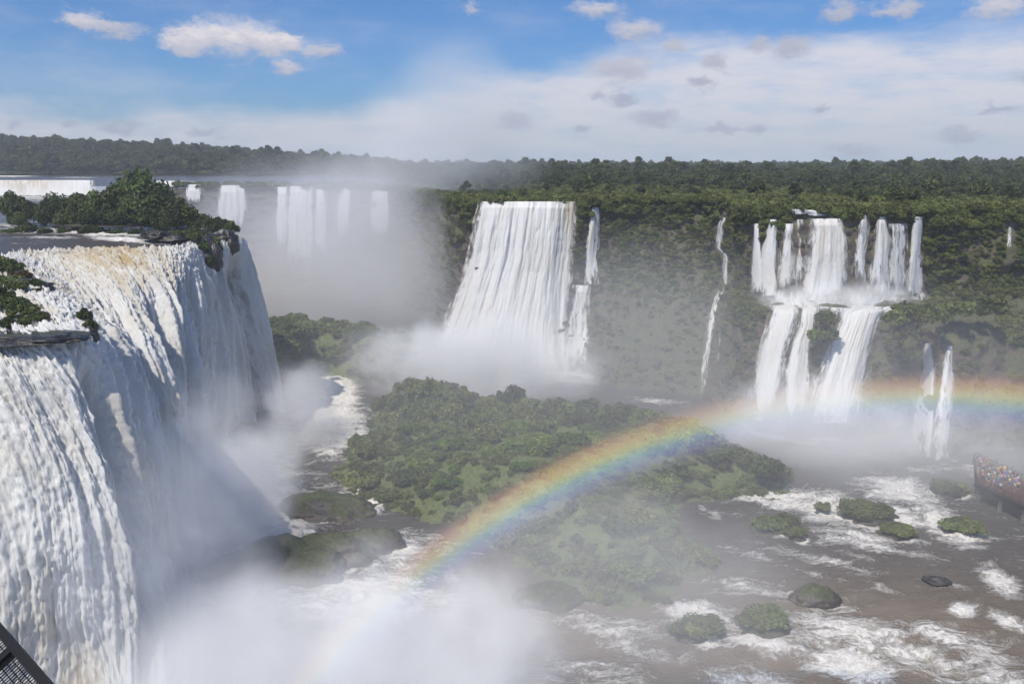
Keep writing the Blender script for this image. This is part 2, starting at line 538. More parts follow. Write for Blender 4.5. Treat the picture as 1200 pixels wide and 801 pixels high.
FOAM = [(395, 455, 42, 26, 60, 1.0), (385, 500, 55, 40, 0, .95), (430, 575, 40, 30, 0, .8), (300, 640, 110, 120, 0, .8), (420, 700, 130, 60, 0, .7),
        (860, 573, 55, 14, 12, .95), (960, 590, 75, 22, 10, .75), (1060, 575, 70, 22, 8, .75), (1110, 620, 55, 20, 25, .8), (1010, 632, 70, 16, 10, .7),
        (900, 560, 40, 12, 0, .6), (1090, 600, 40, 14, 10, .7), (1000, 780, 70, 28, 8, .95), (900, 752, 75, 18, 12, .85), (820, 718, 60, 18, 8, .8), (1060, 765, 90, 24, 8, .7),
        (750, 760, 70, 18, 8, .5), (1130, 715, 24, 9, 10, .85), (1170, 680, 36, 18, 35, .8), (1040, 690, 40, 6, 20, .55), (1000, 650, 40, 6, 12, .5),
        (950, 740, 130, 30, 8, .55), (1100, 780, 120, 30, 8, .55), (650, 705, 60, 20, 10, .5), (830, 600, 30, 8, 30, .5), (770, 470, 40, 6, 4, .6), (440, 590, 30, 16, 0, .8),
        (470, 650, 40, 40, 0, .6), (1150, 560, 50, 10, 30, .5), (1000, 740, 130, 26, 10, .7), (890, 690, 80, 14, 12, .55), (1110, 745, 80, 16, 14, .7), (1170, 795, 60, 22, 10, .75), (880, 795, 80, 18, 6, .65), (700, 790, 80, 20, 6, .6), (960, 655, 110, 10, 14, .5), (1180, 730, 40, 14, 30, .7), (930, 590, 90, 14, 12, .8), (1040, 605, 90, 20, 8, .75), (880, 650, 60, 8, 15, .42), (950, 670, 70, 7, 12, .4), (1150, 770, 60, 40, 20, .55), (720, 735, 90, 20, 8, .6), (1080, 650, 50, 10, 20, .5), (985, 612, 90, 12, 10, .62), (600, 440, 130, 14, 0, .9), (960, 505, 90, 16, 0, .8), (1090, 548, 50, 8, 0, .5), (520, 640, 50, 20, 20, .45)]
SILT = [(1000, 770, 300, 90, 0, 1.0), (700, 740, 200, 70, 0, .8), (860, 690, 120, 30, 0, .5)]
ISLETS = [(1112, 578, 42), (1127, 622, 40), (1020, 606, 54), (960, 600, 20), (905, 620, 42), (932, 630, 22), (890, 733, 42), (812, 744, 40), (1050, 628, 36), (1097, 680, 16), (955, 702, 26), (378, 598, 70), (345, 660, 90), (432, 640, 40)]
xs = np.concatenate([np.arange(-230, -80, 5), np.arange(-80, 150, 0.6), np.arange(150, 260, 5)])
ys = np.concatenate([np.arange(50, 215, 0.6), np.arange(215, 300, 1.6), np.arange(300, 470, 6)])
X, Y = np.meshgrid(xs, ys, indexing='ij')
V = np.stack([X.ravel(), Y.ravel(), np.zeros(X.size)], 1)
PX, PY = project(V)
foam = np.maximum(blob(PX, PY, FOAM), .20 * smooth(780, 880, PX) * smooth(530, 560, PY))
for (px, py, wp_) in ISLETS:
    c_ = at_z(px, py, 0)
    dx, dy = V[:, 0] - c_[0], V[:, 1] - c_[1]
    r0_ = wp_ / 2 / F * 130
    rr_ = np.hypot(dx, dy)
    ang_ = np.arctan2(dy, dx)
    foam = np.maximum(foam, .85 * np.exp(-((rr_ - r0_ * 1.05) / 1.0) ** 2) * (.35 + .65 * np.clip(np.cos(ang_ + .6), 0, 1)))
    foam = np.maximum(foam, .7 * np.exp(-((dy * .8 + dx * .55) / 1.3) ** 2) * smooth(0, 2, -dy + dx * .6 - r0_) * np.exp(-np.clip(rr_ - r0_, 0, 99) / 5))
silt = np.clip(blob(PX, PY, SILT), 0, 1)
ca, sa = math.cos(R(28)), math.sin(R(28))
Q = np.stack([(V[:, 0] * ca + V[:, 1] * sa) * 0.16, (-V[:, 0] * sa + V[:, 1] * ca) * 0.42, V[:, 2]], 1)
V[:, 2] = 0.22 * fbm(Q * 1.2, 4, 3) + foam * (1.2 * billow(Q * 1.1, 3, 9) + 0.5 * fbm(Q * 3.5, 3, 5)) - foam * .2
o = link('river', mesh_np('river', V, grid_faces(len(xs), len(ys)), {'foam': foam, 'silt': silt}), M_RIVER)
tag(o, kind='structure')

# ------------------------------------------------------------------ cliffs of the gorge
# station: px, distance of the rim, rim height, profile of (metres towards the viewer, height)
P_FALL = [(0, 48), (1.5, 40), (2.5, 30), (4, 20), (6, 10), (9, 3), (14, -3)]
P_VEG = [(0, 48), (2, 42), (5, 36), (10, 28), (20, 19), (33, 8), (44, -3)]
P_TWO = [(0, 48), (1, 40), (2.5, 28), (10, 27), (13, 24.5), (18, 12), (24, -3)]
P_TER = [(0, 48), (4, 38), (7, 29), (18, 26.5), (34, 23), (40, 12), (47, -3)]
ST = [(222, 405, P_FALL), (280, 398, P_FALL), (350, 392, P_FALL), (420, 378, P_FALL), (470, 345, P_FALL), (515, 296, P_FALL),
      (548, 256, P_FALL), (575, 250, P_FALL), (640, 248, P_FALL), (680, 250, P_FALL), (708, 256, [(0, 48), (2, 42), (4, 35), (9, 26), (15, 17), (24, 7), (32, -3)]),
      (740, 260, P_VEG), (790, 258, P_VEG), (835, 250, P_VEG), (862, 232, P_VEG), (880, 208, P_TWO), (930, 201, P_TWO), (1000, 200, P_TWO), (1050, 202, P_TWO), (1085, 207, P_TWO),
      (1115, 212, P_TER), (1170, 214, P_TER), (1240, 214, P_TER), (1400, 205, P_TER), (1700, 190, P_TER)]
K = []
for (px, d, prof) in ST:
    row = []
    for (off, z) in prof:
        dd = d - off
        row.append(((px - CX) / F * d * (dd / d), dd, z))
    K.append(row)
wall = []
for (x, y, zt) in [(-58.5, 198, 42.5), (-86, 225, 43), (-118, 265, 43.5), (-144, 320, 44), (-160, 390, 45)]:
    wall.append([(x - 7 + o_ * .3, y + 2 - o_ * .3, z_ if i_ else zt) for i_, (o_, z_) in enumerate(P_FALL)])
K = np.array(wall + K, float)
ST = [None] * len(wall) + ST
tu = np.linspace(0, len(ST) - 1, 700)
tv = np.linspace(0, 6, 120)
G0 = catmull(K, tu)
CL = np.swapaxes(catmull(np.swapaxes(G0, 0, 1), tv), 0, 1)
cliff_faces = grid_faces(700, 120)
bvh_cliff = BVHTree.FromPolygons([tuple(p) for p in CL.reshape(-1, 3)], [tuple(f) for f in cliff_faces.tolist()])
N = grid_normals(CL)
if N[480, 60, 1] > 0: N = -N
Pc = CL.reshape(-1, 3)
dsp = 2.4 * fbm(Pc * 0.09, 4, 21) + 1.3 * fbm(Pc * np.array([.3, .3, .55]), 4, 22)
dsp += 1.2 * np.round(2.0 * fbm(Pc * np.array([.12, .12, .4]), 3, 23)) / 2.0
fade = np.minimum(1, np.linspace(0, 119, 120) / 10)[None, :].repeat(700, 0).ravel()
CLd = (Pc + N.reshape(-1, 3) * (dsp * (0.15 + .85 * fade))[:, None])
o = link('cliff', mesh_np('cliff', CLd, cliff_faces), M_CLIFF)
tag(o, kind='structure')
CLD_GRID = CLd.reshape(700, 120, 3)
CLD_N = grid_normals(CLD_GRID)
if CLD_N[480, 60, 1] > 0: CLD_N = -CLD_N


def cliff_hit(px, py):
    h = bvh_cliff.ray_cast(Vector((0, 0, CAMZ)), Vector(ray(px, py)))
    return None if h[0] is None else np.array(h[0])


# ------------------------------------------------------------------ plateau behind the rim
def hill(x, y):
    """height of the wooded ground above the rim"""
    px = CX + F * x / np.maximum(y, 1)
    left = smooth(520, 60, px)
    z = 48 + left * 26 * smooth(770, 1000, y) + left * 10 * smooth(1000, 1600, y)
    z += 2.0 * smooth(400, 1500, y) + 3 * smooth(900, 1200, px) * smooth(350, 700, y)
    return z + 1.0 * fbm(np.stack([x, y, 0 * x], -1).reshape(-1, 3) * .006, 3, 31).reshape(np.shape(x))


def rim_d(px):
    return np.interp(px, [-900, 455, 475, 515, 548, 575, 640, 680, 708, 740, 790, 835, 862, 880, 930, 1000, 1050, 1085, 1115, 1170, 1240, 1400, 1700],
                     [762, 762, 344, 295, 255, 249, 247, 249, 255, 259, 257, 249, 231, 207, 200, 199, 201, 206, 211, 213, 213, 204, 189])


pxs = np.linspace(-900, 1700, 420)
tt = np.linspace(0, 1, 150) ** 2.2
D0 = rim_d(pxs)
DD = D0[:, None] + (3600 - D0[:, None]) * tt[None, :]
XX = (pxs[:, None] - CX) / F * DD
ZZ = hill(XX, DD)
ZZ = 48 + (ZZ - 48) * np.minimum(1, (DD - D0[:, None]) / 25)
ZZ[pxs < 460, :] = np.where((DD - D0[:, None])[pxs < 460] < 8, 49.0, ZZ[pxs < 460])
V = np.stack([XX, DD, ZZ], -1).reshape(-1, 3)
tag(link('ground', mesh_np('ground', V, grid_faces(420, 150)), M_GROUND), kind='structure')

# ------------------------------------------------------------------ the large waterfall on the left
LF = [
    [(286, 278, 197), (291, 292, 197), (300, 320, 197), (312, 360, 197), (322, 395, 197), (332, 440, 197), (340, 475, 197), (346, 494, None)],
    [(266, 282, 190), (271, 298, 189), (280, 335, 188), (290, 375, 187), (297, 420, 186), (301, 460, 185), (303, 495, 184), (305, 522, None)],
    [(232, 282, 182), (241, 297, 180), (250, 330, 177), (258, 380, 174), (262, 440, 171), (263, 490, 168), (263, 535, 165), (263, 578, None)],
    [(196, 292, 168), (204, 306, 164), (218, 340, 158), (232, 400, 152), (240, 470, 146), (244, 540, 141), (245, 600, 137), (245, 655, None)],
    [(122, 292, 164), (134, 306, 160), (160, 335, 150), (190, 395, 141), (210, 470, 134), (222, 560, 127), (228, 650, 121), (230, 715, None)],
    [(40, 297, 161), (52, 311, 156), (95, 345, 140), (138, 395, 124), (168, 470, 116), (190, 570, 110), (205, 690, 106), (212, 785, None)],
    [(0, 303, 157), (20, 330, 128), (70, 368, 106), (108, 400, 98), (142, 490, 94), (174, 600, 91), (202, 740, 88), (214, 880, None)],
    [(-60, 303, 155), (-30, 350, 118), (0, 385, 98), (25, 415, 91), (65, 490, 87), (108, 620, 83), (138, 790, 80), (150, 1000, None)],
    [(-160, 305, 150), (-130, 360, 115), (-90, 400, 94), (-60, 435, 88), (-25, 520, 83), (18, 680, 79), (45, 880, 76), (60, 1200, None)],
    [(-320, 310, 140), (-280, 380, 110), (-220, 430, 90), (-180, 470, 85), (-150, 560, 81), (-120, 740, 77), (-100, 960, 74), (-90, 1350, None)]]
K = np.array([[at_z(a, b, -0.5) if d is None else at_d(a, b, d) for (a, b, d) in c] for c in LF])
NU, NV = 980, 440
tu = np.linspace(0, len(LF) - 1, NU)
tv = np.linspace(0, 7, NV)
G = np.swapaxes(catmull(np.swapaxes(catmull(K, tu), 0, 1), tv), 0, 1)
LIP = G[:, 0].copy()
N = grid_normals(G)
if N[NU // 2, NV // 2, 0] < 0: N = -N
sv = np.zeros((NU, NV))
sv[:, 1:] = np.cumsum(np.linalg.norm(np.diff(G, axis=1), axis=2), 1)
mid = NV // 2
su = np.concatenate([[0], np.cumsum(np.linalg.norm(np.diff(G[:, mid], axis=0), axis=1))])
SU = su[:, None].repeat(NV, 1)
drop = LIP[:, None, 2] - G[:, :, 2]
S, T = SU.ravel(), sv.ravel()
q = lambda a, b, s: np.stack([S * a, T * b, np.full_like(S, s * 3.7)], 1)
wx = 2.2 * fbm(q(.10, .03, 1), 3, 40)
S = S + wx
grow = smooth(1.0, 9.0, drop).ravel()
ridge = fbm(q(.15, .012, 2), 3, 41)
ridge = ridge + 0.55 * fbm(q(.42, .022, 3), 3, 42)
puff = billow(q(.50, .15, 4), 4, 43, .55)
puff2 = billow(q(1.25, .40, 5), 3, 44, .6)
fine = fbm(q(3.2, 1.3, 6), 3, 45, .65)
streaks = fbm(q(1.5, .05, 7), 4, 46, .6)
clump = 0.5 + 0.5 * fbm(q(.14, .08, 8), 3, 47)
near = smooth(0, 60, SU).ravel()
# the near half breaks into billowing clumps, the far half falls in straight streaks
nr = smooth(62, 88, SU).ravel()
puffn = .5 + .5 * fbm(q(.40, .16, 14), 4, 143, .58)
puffn2 = fbm(q(1.5, .8, 15), 4, 144, .62)
disp = grow * ((4.6 - 1.4 * nr) * ridge + (0.8 - .2 * nr) * streaks + (0.35 + .65 * near) * (1.7 * puff * (.2 + 1.1 * clump) + .8 * puff2) * (1 - .45 * nr) + nr * (1.15 * puffn * (.2 + 1.2 * clump) + .45 * puffn2) + .22 * fine) + (1 - grow) * (.45 * fine + (.5 + .9 * near) * puff2 + .8 * near * puff)
thin = grow * smooth(.05, .55, -ridge + .25 * streaks) * (.25 + .75 * smooth(.1, .5, clump)) * smooth(95, 30, SU.ravel())  # mask for rock tint and painted shade in ridge valleys; sheet stays opaque
disp = disp - 1.6 * grow
basefade = np.clip((NV - 1 - np.arange(NV)) / 12.0, 0, 1)[None, :].repeat(NU, 0).ravel()
disp = disp * (0.3 + 0.7 * basefade)
GV = G.reshape(-1, 3) + N.reshape(-1, 3) * disp[:, None]
amber_u = np.exp(-((tu - 3.9) / .75) ** 2)[:, None]
amber = (amber_u * smooth(-.4, .1, drop) * smooth(7, 2.0, drop)).ravel() * .95
amber = np.maximum(amber, .55 * smooth(.05, .5, fbm(q(.10, .035, 9), 3, 48)) * (.3 + .7 * near))
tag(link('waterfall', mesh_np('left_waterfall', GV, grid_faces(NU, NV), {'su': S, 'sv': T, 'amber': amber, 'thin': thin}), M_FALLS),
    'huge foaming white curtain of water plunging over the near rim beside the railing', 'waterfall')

bvh_fall = BVHTree.FromPolygons([tuple(p) for p in GV.reshape(NU, NV, 3)[::5, ::5].reshape(-1, 3)], [tuple(f) for f in grid_faces(len(range(0, NU, 5)), len(range(0, NV, 5))).tolist()])


def on_fall(px, py):
    h = bvh_fall.ray_cast(Vector((0, 0, CAMZ)), Vector(ray(px, py)))
    return np.array(h[0]) if h[0] is not None else at_z(px, py, 43.5)


# upper river feeding it
nb = 160
tb = (np.linspace(0, 1, nb) ** 1.3)[None, :, None]
iu = np.arange(0, NU, 3)
A = LIP[iu][:, None, :] + np.array([0, -0.8, -0.35])
LPX = CX + F * LIP[iu][:, 0] / LIP[iu][:, 1]
LPX[-1] = -900
LPX = np.interp(tu[iu], [0, 1, 2, 3, 5, 6, 9], [222, 214, 190, 160, 30, -60, -700])
Bx = np.stack([(LPX - CX) / F * 430, np.full(len(iu), 430.0), np.full(len(iu), 44.4)], 1)[:, None, :]
RV = A * (1 - tb) + Bx * tb
zq = np.minimum(1, tb * 12)
RV[:, :, 0] -= 36 * np.sin(np.pi * tb[:, :, 0]) * smooth(3.2, 0, tu[iu])[:, None]
RV[:, :, 2] = A[:, :, 2] * (1 - zq[:, :, 0]) + 44.0 * zq[:, :, 0]
V = RV.reshape(-1, 3)
PX, PY = project(V)
foam = blob(PX, PY, [(110, 273, 80, 4, 2, .95), (40, 271, 60, 4, 0, .8), (140, 281, 50, 3.5, 4, .85), (60, 279, 50, 2.5, 0, .6), (20, 264, 40, 4, 0, .6), (190, 284, 20, 4, 0, .8), (205, 275, 30, 7, 10, .85), (230, 275, 30, 12, 10, .9), (20, 318, 60, 8, 0, .6), (40, 232, 80, 5, 0, .6), (40, 285, 60, 3, 0, .35)])
Q = V * np.array([.25, .12, 0])
V[:, 2] += 0.10 * fbm(Q * 2, 3, 51) + foam * .9 * billow(Q * 3, 3, 52)
tag(link('upper_river', mesh_np('upper_river', V, grid_faces(len(iu), nb), {'foam': foam, 'silt': V[:, 0] * 0 + .05}), M_RIVER), kind='structure')
# far upper river above the step
pxs = np.linspace(-900, 560, 200)
yy = np.linspace(0, 1, 80)
dA = np.interp(pxs, [-900, 150, 210, 350, 420, 470, 515, 548], [424, 420, 406, 393, 379, 346, 297, 257])
DD = dA[:, None] + (775 - dA[:, None]) * yy[None, :]
V = np.stack([(pxs[:, None] - CX) / F * DD, DD, np.full_like(DD, 48.3)], -1).reshape(-1, 3)
PX, PY = project(V)
foam = blob(PX, PY, [(10, 206, 40, 2, 0, .75), (90, 208, 40, 1.5, 0, .5), (190, 213, 60, 2, 0, .6)])
tag(link('far_river', mesh_np('far_river', V, grid_faces(200, 80), {'foam': foam, 'silt': V[:, 0] * 0 + .1}), M_RIVER), kind='structure')


# ------------------------------------------------------------------ ribbons of falling water on the cliffs
FALL_ROWS = []


def waterfall(rows, label, thick=1.2, dens=0.75, amber=None, off=1.2, fixed=None, seed=0, nu=28, group=None, ragged=0.5, fade_end=0.55, fade_from=.72, fade_top=0.0):
    """rows: (py, left px, right px) from the lip down; each row lands on the cliff or at a fixed distance"""
    rows = np.array(rows, float)
    FALL_ROWS.append(rows.copy())
    cx_, hw_ = (rows[:, 1] + rows[:, 2]) / 2, (rows[:, 2] - rows[:, 1]) / 2
    hw_ = np.where(hw_ < 14, hw_ * 1.5 + .8, hw_ + 3.0) if ragged else hw_
    rows[:, 1], rows[:, 2] = cx_ - hw_, cx_ + hw_
    py0, py1 = rows[0, 0], rows[-1, 0]
    nv = max(24, int((py1 - py0) * 0.8))
    nu = int(np.clip((rows[:, 2] - rows[:, 1]).max() * .9, 12, 150))
    pys = np.linspace(py0, py1, nv)
    L = np.interp(pys, rows[:, 0], rows[:, 1])
    Rr = np.interp(pys, rows[:, 0], rows[:, 2])
    GG = np.zeros((nu, nv, 3))
    us = np.linspace(0, 1, nu)
    dep = np.full((nu, nv), np.nan)
    for j in range(nv):
        for i in range(0, nu):
            px = L[j] + (Rr[j] - L[j]) * us[i]
            if fixed is not None:
                dep[i, j] = fixed(px, pys[j])
            else:
                h = cliff_hit(px, pys[j])
                if h is not None: dep[i, j] = h[1]
    for i in range(nu):
        r = dep[i]
        ok = ~np.isnan(r)
        if ok.any(): dep[i] = np.interp(np.arange(nv), np.where(ok)[0], r[ok])
    dep = np.minimum.accumulate(dep, axis=1)
    wid = (Rr - L)[None, :] / F * np.nanmean(dep)
    bul = np.sin(np.pi * np.clip(us, 0, 1)) ** .6
    for j in range(nv):
        for i in range(nu):
            px = L[j] + (Rr[j] - L[j]) * us[i]
            GG[i, j] = at_d(px, pys[j], dep[i, j] - off * bul[i] - thick * bul[i] * min(1, j / 6))
    sv = np.zeros((nu, nv))
    sv[:, 1:] = np.cumsum(np.linalg.norm(np.diff(GG, axis=1), axis=2), 1)
    sc = np.linalg.norm(GG[-1, nv // 2] - GG[0, nv // 2])
    S = (us[:, None] * sc + seed * 31.7).repeat(nv, 1).ravel()
    T = sv.ravel() + seed * 13.1
    q = np.stack([S * .55, T * .035, S * 0 + seed], 1)
    d = thick * (0.8 * fbm(q, 4, 60 + seed) + .35 * billow(np.stack([S * .9, T * .16, S * 0], 1), 3, 61))
    GG = GG.reshape(-1, 3)
    GG[:, 1] -= d
    e = np.minimum(us, 1 - us)[:, None] * sc
    e = smooth(0, max(.5, min(5.0, sc * .42)), e).repeat(nv, 1) if e.shape[1] == 1 else e
    vv = np.linspace(0, 1, nv)
    end = (1 - fade_end * smooth(fade_from, 1.0, vv)) * (1 - fade_top * smooth(.5, 0, vv))
    end = end[None, :]
    e0 = .22 + .28 * float(smooth(6, 2, sc))
    edge = (dens * (e0 + (1 - e0) * e) * end).ravel() + (0.0 if ragged else .2)
    am = np.zeros((nu, nv))
    if amber:
        am = np.exp(-((us - amber[0]) / amber[1]) ** 2)[:, None] * smooth(1.0, .1, np.linspace(0, 1, nv) / amber[2])[None, :] * amber[3]
    o = link('waterfall', mesh_np('waterfall', GG, grid_faces(nu, nv), {'su': S, 'sv': T, 'edge': edge, 'amber': am.ravel()}), M_VEIL)
    tag(o, label, 'waterfall', group)
    return o


waterfall([(236, 562, 676), (262, 556, 675), (300, 550, 671), (340, 536, 668), (380, 520, 668), (410, 503, 672), (446, 482, 680)],
          'broad white block of falling water in the middle of the far cliff', 1.3, 1.35, (0.9, .12, .25, .7), seed=1)
waterfall([(243, 695, 703), (270, 691, 701), (300, 688, 699), (333, 684, 701)], 'narrow white spout dropping beside the right edge of the broad central fall', .7, .95, seed=2)
waterfall([(334, 673, 692), (360, 668, 689), (400, 662, 688), (436, 656, 690)], 'two-stranded veil below the narrow spout beside the central fall', .8, .72, seed=3)
# row of right-hand falls, upper tier
waterfall([(262, 884, 888), (290, 883, 890), (342, 880, 896)], 'leftmost thin strand of the upper tier of the twin-level fall', .6, .95, seed=4)
waterfall([(257, 903, 909), (280, 898, 908), (310, 893, 907), (346, 888, 910)], 'slanting white strand between the thin leftmost strand and the grey veil', .7, 1.1, seed=5)
waterfall([(262, 920, 929), (290, 916, 929), (346, 908, 932)], 'sheer grey-white veil just left of the cream-centred cascade', .6, .72, seed=6)
waterfall([(257, 930, 948), (280, 930, 946), (342, 930, 946)], 'faint broken trickles hugging the left flank of the cream-centred cascade', .5, .42, seed=7)
waterfall([(256, 950, 986), (270, 950, 991), (300, 946, 992), (330, 938, 992), (352, 932, 994)], 'thick cascade with a cream-coloured centre on the upper tier', 1.0, 1.3, (0.42, .22, 1.0, .5), seed=8)
waterfall([(252, 1010, 1015), (264, 1005, 1018), (300, 1002, 1014), (340, 997, 1016)], 'thin grey strand on bare rock right of the cream-centred cascade', .6, .66, seed=9)
waterfall([(254, 1029, 1037), (280, 1024, 1044), (320, 1018, 1048), (350, 1014, 1052)], 'white fall spreading like a bell from a single spout on the upper tier', .8, .85, seed=10)
waterfall([(262, 1043, 1064), (290, 1043, 1064), (348, 1040, 1066)], 'square lacy veil between the bell-shaped fall and the last bright spout', .6, .66, seed=11)
waterfall([(254, 1072, 1079), (300, 1069, 1078), (330, 1064, 1080), (352, 1058, 1088)], 'rightmost bright spout of the upper tier, flaring at its foot', .7, 1.0, seed=12)
# pool of foam on the ledge and the lower tier
waterfall([(334, 884, 1084), (346, 880, 1090), (358, 892, 1076), (374, 910, 1050)], 'band of churning foam on the ledge between the two tiers', .8, .62, seed=13, fade_top=.8, fade_end=.75, fade_from=.55)
waterfall([(354, 902, 940), (380, 896, 932), (420, 886, 922), (460, 878, 915), (492, 874, 915)], 'left arm of the lower tier pouring off the ledge', 1.0, 1.0, seed=14)
waterfall([(354, 940, 956), (380, 938, 952), (400, 928, 948), (440, 920, 946), (492, 910, 950)], 'middle arm of the lower tier narrowing past the green knob', .9, .9, seed=15)
waterfall([(358, 984, 1040), (380, 978, 1032), (410, 965, 1024), (450, 950, 1018), (495, 938, 1012)], 'wide right arm of the lower tier leaning to the left', 1.1, 1.05, seed=16)
waterfall([(245, 927, 942), (251, 930, 944)], 'small white step above the grey veil at the cliff rim', .4, .95, seed=17)
waterfall([(246, 945, 952), (253, 945, 978)], 'small white step above the cream-centred cascade at the rim', .4, .95, seed=18)
# thin lone trickles
waterfall([(247, 848, 854), (262, 842, 848), (290, 840, 846), (300, 848, 852), (332, 846, 852), (350, 835, 843), (380, 829, 836), (420, 823, 832), (462, 818, 826)],
          'long broken trickle zigzagging down the mossy cliff between the big falls', .4, .62, seed=19)
waterfall([(402, 1083, 1089), (425, 1078, 1093), (470, 1074, 1092), (548, 1062, 1090)], 'thin white plume dropping from the green terrace above the boardwalk', .6, .92, seed=20)
waterfall([(405, 1110, 1117), (440, 1104, 1118), (548, 1088, 1112)], 'fainter plume right of the thin white plume on the green terrace', .5, .68, seed=21)
waterfall([(266, 1182, 1186), (316, 1177, 1186)], 'pale trickle over bare rock near the edge of the cliff', .4, .5, seed=22)
waterfall([(395, 842, 848), (460, 836, 848)], 'barely visible trickle low on the cliff beside the zigzag trickle', .4, .4, seed=23)
# back of the gorge
for k, (r, lab) in enumerate([
        ([(216, 221, 234), (245, 217, 236)], 'small far fall showing above the leafy rim of the near waterfall'),
        ([(217, 262, 283), (240, 259, 286), (285, 254, 288)], 'misty far fall second from the left at the back of the gorge'),
        ([(219, 326, 336), (320, 322, 336)], 'slim side strand of the tallest fall at the misty back of the gorge'),
        ([(218, 338, 366), (260, 336, 368), (340, 330, 372)], 'tallest fall at the misty back of the gorge'),
        ([(222, 371, 381), (330, 368, 384)], 'dim strand right of the tallest fall in the mist'),
        ([(221, 398, 410), (300, 392, 408)], 'pale fall fading into mist, second from the right at the back'),
        ([(224, 438, 453), (296, 436, 454)], 'short pale fall on the dark cliff at the right end of the back row')]):
    waterfall(r, lab, 1.2, 1.0, seed=30 + k, fade_end=1.1, fade_from=.35)
# low step far upstream
waterfall([(211, -300, 108), (216, -300, 108), (231, -300, 110)], 'low wide white step far upstream behind the leafy rim', .8, 1.3, (0.8, .1, 1, .6), fixed=lambda px, py: 421 - (py - 211) * .25, seed=41, off=.5)
waterfall([(212, 184, 210), (222, 184, 212)], 'short white step upstream behind the crest of the leafy rim', .8, 1.2, fixed=lambda px, py: 421 - (py - 211) * .25, seed=42, off=.5)

# ------------------------------------------------------------------ islands in the lower river
def poly_dist(P, poly):
    """signed distance (inside positive) of points (N,2) to a polygon"""
    P = np.asarray(P)
    d = np.full(len(P), 1e9)
    ins = np.zeros(len(P), bool)
    n = len(poly)
    for i in range(n):
        a, b = poly[i], poly[(i + 1) % n]
        ab = b - a
        t = np.clip(((P - a) @ ab) / (ab @ ab), 0, 1)
        d = np.minimum(d, np.linalg.norm(P - (a + t[:, None] * ab), axis=1))
        cond = ((a[1] > P[:, 1]) != (b[1] > P[:, 1]))
        xi = a[0] + (P[:, 1] - a[1]) / (b[1] - a[1] + 1e-12) * ab[0]
        ins ^= cond & (P[:, 0] < xi)
    return np.where(ins, d, -d)


def land(name, pix, hmax, rise, res=0.8, seed=0, mat=None):
    poly = np.array([at_z(a, b, 0)[:2] for a, b in pix])
    lo, hi = poly.min(0) - 4, poly.max(0) + 4
    xs, ys = np.arange(lo[0], hi[0], res), np.arange(lo[1], hi[1], res)
    X, Y = np.meshgrid(xs, ys, indexing='ij')
    P = np.stack([X.ravel(), Y.ravel()], 1)
    P3 = np.stack([P[:, 0], P[:, 1], P[:, 0] * 0], 1)
    d = poly_dist(P, poly) + 2.2 * fbm(P3 * .16, 3, 70 + seed)
    z = hmax * smooth(-.5, rise, d) + 1.2 * fbm(P3 * .18, 4, 71 + seed) * smooth(0, 4, d) + .5 * fbm(P3 * .8, 3, 72 + seed)
    z = np.where(d < -.5, -1.2, z)
    V = np.stack([P[:, 0], P[:, 1], z], 1)
    f = grid_faces(len(xs), len(ys))
    keep = (d[f] > -2.5).any(1)
    f = f[keep]
    used = np.unique(f)
    rem = np.full(len(V), -1)
    rem[used] = np.arange(len(used))
    o = link(name, mesh_np(name, V[used], rem[f]), mat or M_ROCK)
    tag(o, kind='structure')
    return V[used], d[used]


ISL = [(392, 560), (408, 522), (432, 515), (438, 492), (448, 472), (464, 458), (492, 454), (535, 470), (600, 488), (690, 492), (770, 500), (850, 522), (905, 548), (926, 566), (905, 585),
       (850, 585), (800, 588), (790, 620), (826, 640), (832, 668), (800, 690), (795, 718), (730, 712), (690, 700), (640, 690), (600, 660), (560, 628), (500, 610), (450, 594), (410, 580)]
M_ISL = rock_mat('island_grass_and_rock', (0.07, 0.055, 0.042), (0.12, 0.095, 0.07), 0.85, .6, (0.060, 0.086, 0.020), (0.125, 0.158, 0.040))
isl_V, isl_d = land('island', ISL, 6.5, 16, seed=1, mat=M_ISL)
PROM = [(310, 462), (345, 452), (372, 440), (405, 442), (440, 452), (470, 458), (505, 452), (485, 436), (440, 424), (390, 414), (335, 408), (300, 412)]
prom_V, prom_d = land('headland', PROM, 11, 7, seed=2, mat=M_ISL)

# ------------------------------------------------------------------ foliage
def icosphere(sub):
    bm = bmesh.new()
    bmesh.ops.create_icosphere(bm, subdivisions=sub, radius=1.0)
    V = np.array([v.co[:] for v in bm.verts])
    Fc = np.array([[v.index for v in f.verts] for f in bm.faces])
    bm.free()
    return V, Fc


ICO1, ICO2, ICO3 = icosphere(1), icosphere(2), icosphere(4)


